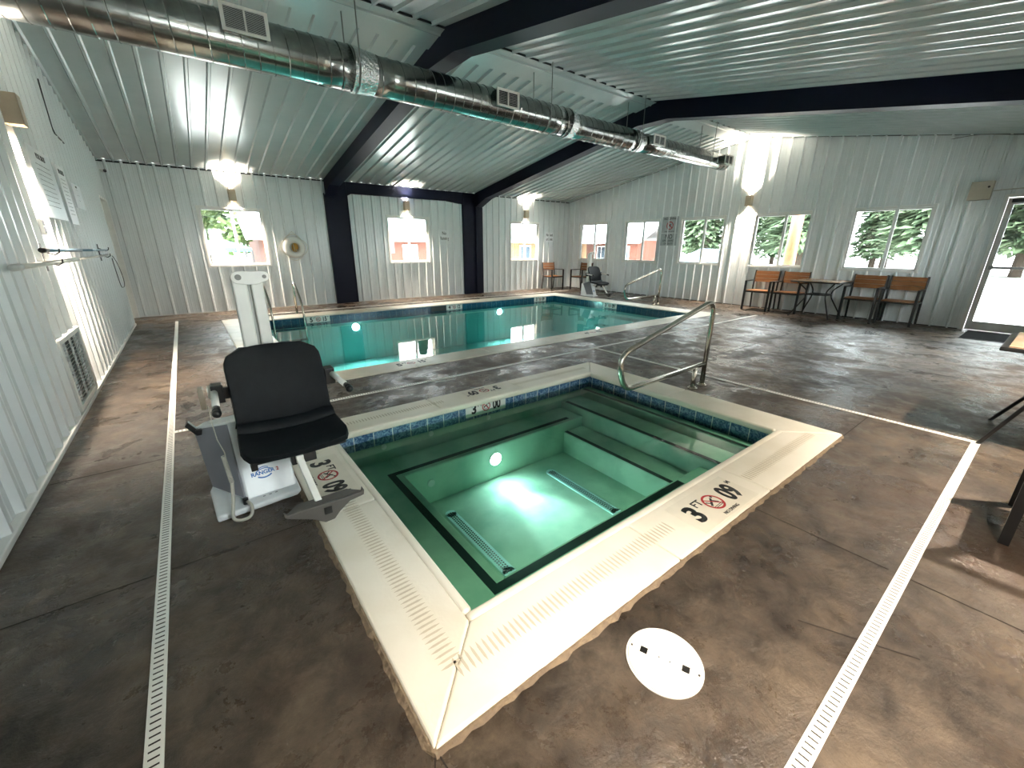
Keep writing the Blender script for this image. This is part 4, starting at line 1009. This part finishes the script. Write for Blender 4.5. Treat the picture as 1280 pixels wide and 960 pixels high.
# return-air grille
gr = thing('air_grille', (XL, 5.055, 0.04), 'tall white louvred air return grille low on the left wall', 'grille')
x0, x1 = XL+0.005, XL+0.045; A, B, Z0, Z1 = 4.66, 5.45, 0.05, 0.645
mb = MB()
mb.box(x0, x1, A, A+0.05, Z0, Z1).box(x0, x1, B-0.05, B, Z0, Z1).box(x0, x1, A+0.05, B-0.05, Z0, Z0+0.04).box(x0, x1, A+0.05, B-0.05, Z1-0.04, Z1); mb.box(x0, x1+0.008, A-0.01, B+0.01, Z1-0.012, Z1+0.004)
mb.build('frame', TRIMW, gr, bevel=0.003)
mb = MB(); n = 17
for i in range(n): z = Z0+0.055+i*(Z1-Z0-0.10)/n; mb.obox((XL+0.034, (A+B)/2, z), (0.007, 0, 0.003), (0, (B-A)/2-0.05, 0), (0.0012, 0, 0.0014))
for y in (A+0.22, (A+B)/2, B-0.22): mb.box(XL+0.024, XL+0.030, y-0.003, y+0.003, Z0+0.04, Z1-0.04)
mb.build('louvres', TRIMW, gr)
MB().box(XL+0.001, XL+0.022, A+0.05, B-0.05, Z0+0.04, Z1-0.04).build('backing', mat('grille_back', (0.10, 0.10, 0.10), 0.7), gr)
# poles on wall hooks
def pole(name, a, b, r0, r1, m, label, hooks, end=None):
    t = thing(name, a, label, 'pole'); a, b = Vector(a), Vector(b); c = a.lerp(b, 0.42)
    MB().cyl(a, c, r0, 12).build('thick_section', m, t, smooth=True); MB().cyl(c, b, r1, 12).build('thin_section', m, t, smooth=True)
    if end: MB().cyl(a-(b-a).normalized()*0.16, a, r0*1.25, 12).build('grip', end, t, smooth=True)
    return t
pole('telescopic_pole', (XL+0.085, 4.15, 1.222), (XL+0.085, 8.88, 1.222), 0.018, 0.012, POLEW, 'long white telescopic pole hung along the left wall, lower of two', (), mat('frosted_grip', (0.62, 0.62, 0.60), 0.5))
pole('skimmer_pole', (XL+0.10, 4.90, 1.318), (XL+0.10, 8.35, 1.292), 0.015, 0.012, POLEB, 'blue-grey pole hung on the left wall above the white pole', (), BLACKP)
for y, lab in ((5.17, 'dark double hook nearer the viewer holding both wall poles'), (8.27, 'dark double hook near the door holding both wall poles')):
    t = thing('pole_hook', (XL, y, 1.2), lab, 'hook', 'hooks holding the wall poles')
    MB().box(XL+0.018, XL+0.028, y-0.02, y+0.02, 1.15, 1.37).build('plate', BLACKP, t)
    mb = MB()
    for z in (1.225, 1.310):
        mb.tube([(XL+0.02, y, z+0.01), (XL+0.06, y, z-0.015), (XL+0.095, y, z-0.030), (XL+0.125, y, z-0.01), (XL+0.128, y, z+0.02)], 0.006, 6)
    mb.build('hook', BLACKP, t)
t = thing('hanging_cord', (XL+0.06, 8.89, 0.8), 'thin black cord looped down from the end of the wall poles', 'cord')
mb = MB(); pts = [(XL+0.085, 8.89, 1.20), (XL+0.09, 9.10, 1.13), (XL+0.09, 9.33, 0.98), (XL+0.09, 9.44, 0.80), (XL+0.09, 9.29, 0.72), (XL+0.085, 9.01, 0.72), (XL+0.08, 8.95, 0.76), (XL+0.075, 8.91, 0.95), (XL+0.075, 8.88, 1.17)]
mb.tube(fillet(pts, 0.12, 4), 0.005, 6).build('cord', CABLE, t, smooth=True)
t = thing('electrical_outlet', (XL+0.02, 5.36, 1.50), 'white electrical outlet box on the left wall beneath the lamp', 'outlet')
mb = MB().box(XL+0.02, XL+0.055, 5.31, 5.41, 1.44, 1.57).build('box', TRIMW, t, bevel=0.004)
MB().box(XL+0.055, XL+0.058, 5.335, 5.385, 1.455, 1.50).box(XL+0.055, XL+0.058, 5.335, 5.385, 1.515, 1.555).build('socket', GREYP, mb)
t = thing('wall_cable', (XL+0.03, 7.42, 2.5), 'short dark cable run high on the left wall under the roof', 'cable')
MB().tube([(XL+0.03, 7.47, 3.10), (XL+0.03, 7.44, 2.85), (XL+0.03, 7.43, 2.62), (XL+0.03, 7.50, 2.575), (XL+0.03, 7.95, 2.55)], 0.007, 6).build('sheath', CABLE, t)
# camera dome
t = thing('security_camera', (-0.80, YB-0.02, 2.62), 'tiny white security camera with dark lens in upper left corner', 'camera')
b_ = MB().box(-0.90, -0.86, YB-0.10, YB-0.02, 2.60, 2.65).tube([(-0.88, YB-0.08, 2.62), (-0.83, YB-0.14, 2.61)], 0.028, 14).build('body', TRIMW, t)
MB().cyl((-0.83, YB-0.14, 2.61), (-0.823, YB-0.148, 2.608), 0.026, 14).build('lens', BLACKP, t)
# ring buoy
t = thing('life_ring', (2.05, YB-0.10, 1.09), 'white life ring with rope hung on the back wall left of the navy column', 'life ring')
R_, r_ = 0.165, 0.068; mb = MB()
mb.tube([(2.05+R_*math.cos(2*PI*i/36), YB-0.115, 1.325+R_*math.sin(2*PI*i/36)) for i in range(36)], r_, 16, closed=True); rb = mb.build('ring', RINGW, t, smooth=True)
mb = MB()
for q in range(4):
    a = PI/4+q*PI/2; pts = []
    for i in range(9):
        b = a+(PI/2)*i/8; rr = 0.236+0.045*math.sin(PI*i/8); pts.append((2.05+rr*math.cos(b), YB-0.10, 1.325+rr*math.sin(b)))
    mb.tube(pts, 0.006, 6)
mb.tube([(1.87, YB-0.07, 1.50), (2.05, YB-0.065, 1.668), (2.21, YB-0.07, 1.50)], 0.005, 6)
mb.build('grab_rope', ROPE, rb, smooth=True)
mb = MB(); mb.ball((2.065, YB-0.10, 1.325), 0.095, 2, (0.75, 0.5, 1.1)); mb.build('rope_bag', ROPEY, t, smooth=True)
mb = MB(); mb.tube([(2.02, YB-0.15, 1.42), (2.03, YB-0.165, 1.33), (2.045, YB-0.16, 1.23)], 0.008, 6).ball((2.085, YB-0.16, 1.265), 0.022, 1); mb.build('rope_end', ROPE, t, smooth=True)
MB().cyl((2.05, YB-0.036, 1.66), (2.05, YB-0.08, 1.66), 0.008, 8).build('hook', STEEL, t)
# beige box above the door
t = thing('door_sensor_box', (XR-0.1, 1.265, 2.13), 'beige box with round dark eye on right wall beside the glass door', 'box')
bx = MB().box(XR-0.14, XR-0.02, 1.13, 1.395, 2.135, 2.42).build('housing', BEIGE, t, bevel=0.006)
MB().cyl((XR-0.14, 1.18, 2.33), (XR-0.148, 1.18, 2.33), 0.016, 14).build('eye', INK, bx)
MB().tube([(XR-0.05, 1.13, 2.27), (XR-0.04, 1.05, 2.275), (XR-0.04, 0.96, 2.28), (XR-0.04, 0.7, 2.285)], 0.008, 6).build('conduit', CORD, t)
for pts, lab in (([(XR-0.03, 1.83, 3.14), (XR-0.06, 1.5, 3.155), (XR-0.08, 1.0, 3.05), (XR-0.10, 0.3, 2.97)], 'thin dark cable along the top of the right wall'),
                 ([(8.2, YB-0.4, 2.82), (8.9, 10.25, 2.90), (10.0, 9.0, 3.09), (10.78, 7.9, 3.28)], 'thin cable strung under the ceiling toward the far corner'),
                 ([(8.3, 10.2, 2.91), (9.5, 10.6, 2.85), (10.78, 10.93, 2.78)], 'short thin cable under the ceiling by the far corner')):
    t = thing('ceiling_cable', pts[0], lab, 'cable'); MB().tube(fillet(pts, 0.3, 4), 0.005, 5).build('sheath', mat('grey_sheath', (0.16, 0.16, 0.15), 0.6), t)

# ================================================================== OUTSIDE
mb = MB(); z = -0.16
for x0, x1, y0, y1 in ((-60, 90, YB+0.15, 90), (-60, 90, -60, YF-0.15), (XR+0.15, 90, YF-0.15, YB+0.15), (-60, XL-0.15, YF-0.15, YB+0.15)): mb.quad((x0, y0, z), (x1, y0, z), (x1, y1, z), (x0, y1, z))
tag(mb.build('ground', GRAVEL), 'pale overexposed gravel yard outside the windows', 'ground', kind='structure')
def cabin(x0, x1, y0, y1, eave, ridge, along, sid, label, nwin, face):
    cx, cy = (x0+x1)/2, (y0+y1)/2
    t = thing('cabin', (cx, cy, -0.16), label, 'building')
    MB().box(x0, x1, y0, y1, -0.16, eave).build('wall', sid, t)
    mb = MB(); o = 0.7
    if along == 'x': mb.prism([(y0-o, eave-0.1), (cy, ridge), (y1+o, eave-0.1), (y1+o, eave-0.2), (cy, ridge-0.12), (y0-o, eave-0.2)], (x0-o, 0, 0), (0, 1, 0), (0, 0, 1), (x1-x0+2*o, 0, 0))
    else: mb.prism([(x0-o, eave-0.1), (cx, ridge), (x1+o, eave-0.1), (x1+o, eave-0.2), (cx, ridge-0.12), (x0-o, eave-0.2)], (0, y0-o, 0), (1, 0, 0), (0, 0, 1), (0, y1-y0+2*o, 0))
    mb.build('roof', ROOFW, t)
    for i in range(nwin):
        s = (i+0.5)/nwin
        if face == 'y': q = x0+(x1-x0)*s; fr = MB().box(q-0.42, q+0.42, y0-0.06, y0, 0.45, 1.45).build('window', TRIMW, t); MB().box(q-0.34, q-0.03, y0-0.07, y0-0.055, 0.52, 1.38).box(q+0.03, q+0.34, y0-0.07, y0-0.055, 0.52, 1.38).build('pane', PANE, fr)
        else: q = y0+(y1-y0)*s; fr = MB().box(x0-0.06, x0, q-0.42, q+0.42, 0.45, 1.45).build('window', TRIMW, t); MB().box(x0-0.07, x0-0.055, q-0.34, q-0.03, 0.52, 1.38).box(x0-0.07, x0-0.055, q+0.03, q+0.34, 0.52, 1.38).build('pane', PANE, fr)
    return t
cabin(2.9, 10.8, 22, 27, 1.80, 3.3, 'x', SIDING, 'red-brown cabin with pale roof seen through the first two back windows', 4, 'y')
cabin(15.5, 22.0, 20.5, 25, 1.78, 3.1, 'x', TANSID, 'tan cabin with pale roof seen through the third back window', 3, 'y')
cabin(25, 29, 18.6, 27, 1.82, 3.2, 'y', SIDING, 'red-brown cabin seen through the two farthest right wall windows', 4, 'x')
# shade canopy
t = thing('shade_canopy', (1.1, 19, -0.16), 'teal shade canopy outside the leftmost back window', 'canopy')
mb = MB(); a = [(0.2, 18), (2.0, 18), (2.0, 20), (0.2, 20)]; vv = [mb.bm.verts.new((*p, 1.28)) for p in a]; ap = mb.bm.verts.new((1.1, 19, 1.62))
for i in range(4): mb.bm.faces.new((vv[i], vv[(i+1) % 4], ap))
lo_ = [mb.bm.verts.new((*p, 1.16)) for p in a]
for i in range(4): mb.bm.faces.new((lo_[i], lo_[(i+1) % 4], vv[(i+1) % 4], vv[i]))
mb.build('canvas', TEAL, t)
for p in a: MB().cyl((*p, -0.16), (*p, 1.2), 0.025, 8).build('post', BLACKM, t)
# log post
t = thing('log_post', (12.5, 4.53, -0.16), 'varnished orange log post standing outside a right wall window', 'post')
MB().tube([(12.5, 4.53, -0.16), (12.5, 4.535, 1.2), (12.5, 4.53, 2.35)], [0.145, 0.138, 0.13], 20).build('trunk', LOG, t, smooth=True)
# porch roof the post carries
MB().cyl((12.5, 4.53, 2.35), (12.5, 4.53, 2.38), 0.17, 20).build('cap', LOG, t)
# car
def car(x, y, rz, label):
    t = thing('car', (0, 0, 0), label, 'car')
    prof = [(-2.2, 0.35), (-2.25, 0.62), (-2.1, 0.85), (-1.3, 0.98), (-0.75, 1.42), (0.9, 1.48), (1.75, 1.05), (2.2, 0.92), (2.25, 0.45), (2.1, 0.30), (-2.1, 0.28)]
    MB().prism(prof, (0, -0.85, 0), (1, 0, 0), (0, 0, 1), (0, 1.7, 0)).build('body', CARP, t, bevel=0.06, seg=3)
    for s in (-1, 1):
        MB().prism([(-1.1, 1.02), (-0.68, 1.36), (0.02, 1.39), (0.02, 1.02)], (0, s*0.856-0.005, 0), (1, 0, 0), (0, 0, 1), (0, 0.01, 0)).build('side_window', PANE, t)
        MB().prism([(0.10, 1.02), (0.10, 1.39), (0.85, 1.40), (1.45, 1.04)], (0, s*0.856-0.005, 0), (1, 0, 0), (0, 0, 1), (0, 0.01, 0)).build('side_window', PANE, t)
        for wx in (-1.4, 1.4):
            w_ = MB().cyl((wx, s*0.70, 0.32), (wx, s*0.90, 0.32), 0.32, 24).build('wheel', TYRE, t); MB().cyl((wx, s*0.90, 0.32), (wx, s*0.91, 0.32), 0.19, 20).build('hub_cap', TRIMW, w_)
    t.location = (x, y, -0.16); t.rotation_euler = (0, 0, rz); return t
car(24, 12.2, math.radians(105), 'pale blue car parked outside, seen through the third window from the corner')
# trees
def fir(h, seed, m):
    rd = random.Random(seed); t = thing('fir_tree', (0, 0, 0), 'x', 'tree')
    MB().tube([(0, 0, 0), (0, 0, h*0.95)], [0.02*h, 0.004*h], 8).build('trunk', BARK, t)
    mb = MB(); n = 9000
    for i in range(n):
        s = rd.random()**0.8; z = h*(0.12+0.88*s); R = h*0.15*(1-s)**0.85+0.05; a = rd.random()*2*PI; r0 = R*rd.uniform(0.2, 1.0)
        p = Vector((r0*math.cos(a), r0*math.sin(a), z-0.25*r0)); L = h*rd.uniform(0.018, 0.038)
        out = Vector((math.cos(a), math.sin(a), rd.uniform(-0.7, 0.1))).normalized(); sd = Vector((-math.sin(a), math.cos(a), rd.uniform(-.3, .3)))
        v = [mb.bm.verts.new(p-sd*L*0.5), mb.bm.verts.new(p+sd*L*0.5), mb.bm.verts.new(p+out*L*1.6)]; mb.bm.faces.new(v)
    mb.build('foliage', m, t); return t
def broad(h, seed, m):
    rd = random.Random(seed); t = thing('leafy_tree', (0, 0, 0), 'x', 'tree')
    MB().tube([(0, 0, 0), (0.1, 0, h*0.4), (0, 0.1, h*0.75)], [0.03*h, 0.02*h, 0.008*h], 8).build('trunk', BARK, t)
    mb = MB(); cl = [(rd.uniform(-.3, .3)*h, rd.uniform(-.3, .3)*h, h*rd.uniform(0.30, 0.9), h*rd.uniform(.12, .22)) for _ in range(22)]
    for i in range(6500):
        c = rd.choice(cl); d = Vector((rd.gauss(0, 1), rd.gauss(0, 1), rd.gauss(0, 1))).normalized()*c[3]*rd.uniform(.6, 1); p = Vector(c[:3])+d; L = h*rd.uniform(.012, .03)
        e1 = Vector((rd.gauss(0, 1), rd.gauss(0, 1), rd.gauss(0, .5))).normalized(); e2 = e1.orthogonal().normalized()
        mb.bm.faces.new([mb.bm.verts.new(p+e1*L), mb.bm.verts.new(p+e2*L), mb.bm.verts.new(p-e1*L), mb.bm.verts.new(p-e2*L)])
    mb.build('foliage', m, t); return t
kinds = [fir(11, 1, LEAFS[0]), fir(14, 2, LEAFS[1]), fir(9, 3, LEAFS[0]), broad(8, 4, LEAFS[2])]
rd = random.Random(11); spots = []
for i in range(14): spots.append((33+(i % 2)*4.6, -14+i*3.2+rd.uniform(-.2, .2), rd.choice((0, 1, 2, 1)), rd.uniform(.85, 1.1), 'dark evergreen in the tree line beyond the right wall windows'))
for i in range(11): spots.append((43.5+rd.uniform(-.3, .3), -22+i*5.2, 1, rd.uniform(0.88, 0.98), 'dark evergreen in the tree line beyond the right wall windows'))
for i in range(11): spots.append((-6+i*3.6+rd.uniform(-.2, .2), 34+(i % 2)*4.2, rd.choice((0, 1, 2)), rd.uniform(.8, 1.05), 'dark evergreen in the tree line beyond the back windows'))
spots += [(0.0, 23.8, 3, 0.72, 'bright green leafy tree outside the leftmost back window'), (-6.6, 28.0, 3, 0.85, 'leafy tree outside the leftmost back window, farther left')]
used = set()
for x, y, k, sc_, lab in spots:
    r0 = kinds[k]; grp = 'trees beyond the right wall windows' if 'line beyond the right' in lab else 'trees beyond the back windows' if 'line beyond the back' in lab else None
    if k not in used: o = r0; used.add(k); o.location = (x, y, -0.16); o.rotation_euler = (0, 0, rd.random()*6); o.scale = (sc_,)*3; o['label'] = lab
    else: o = copy_tree(r0, (x, y, -0.16), rd.random()*6, lab, scale=(sc_,)*3)
    if 'group' in o: del o['group']
    if grp: o['group'] = grp
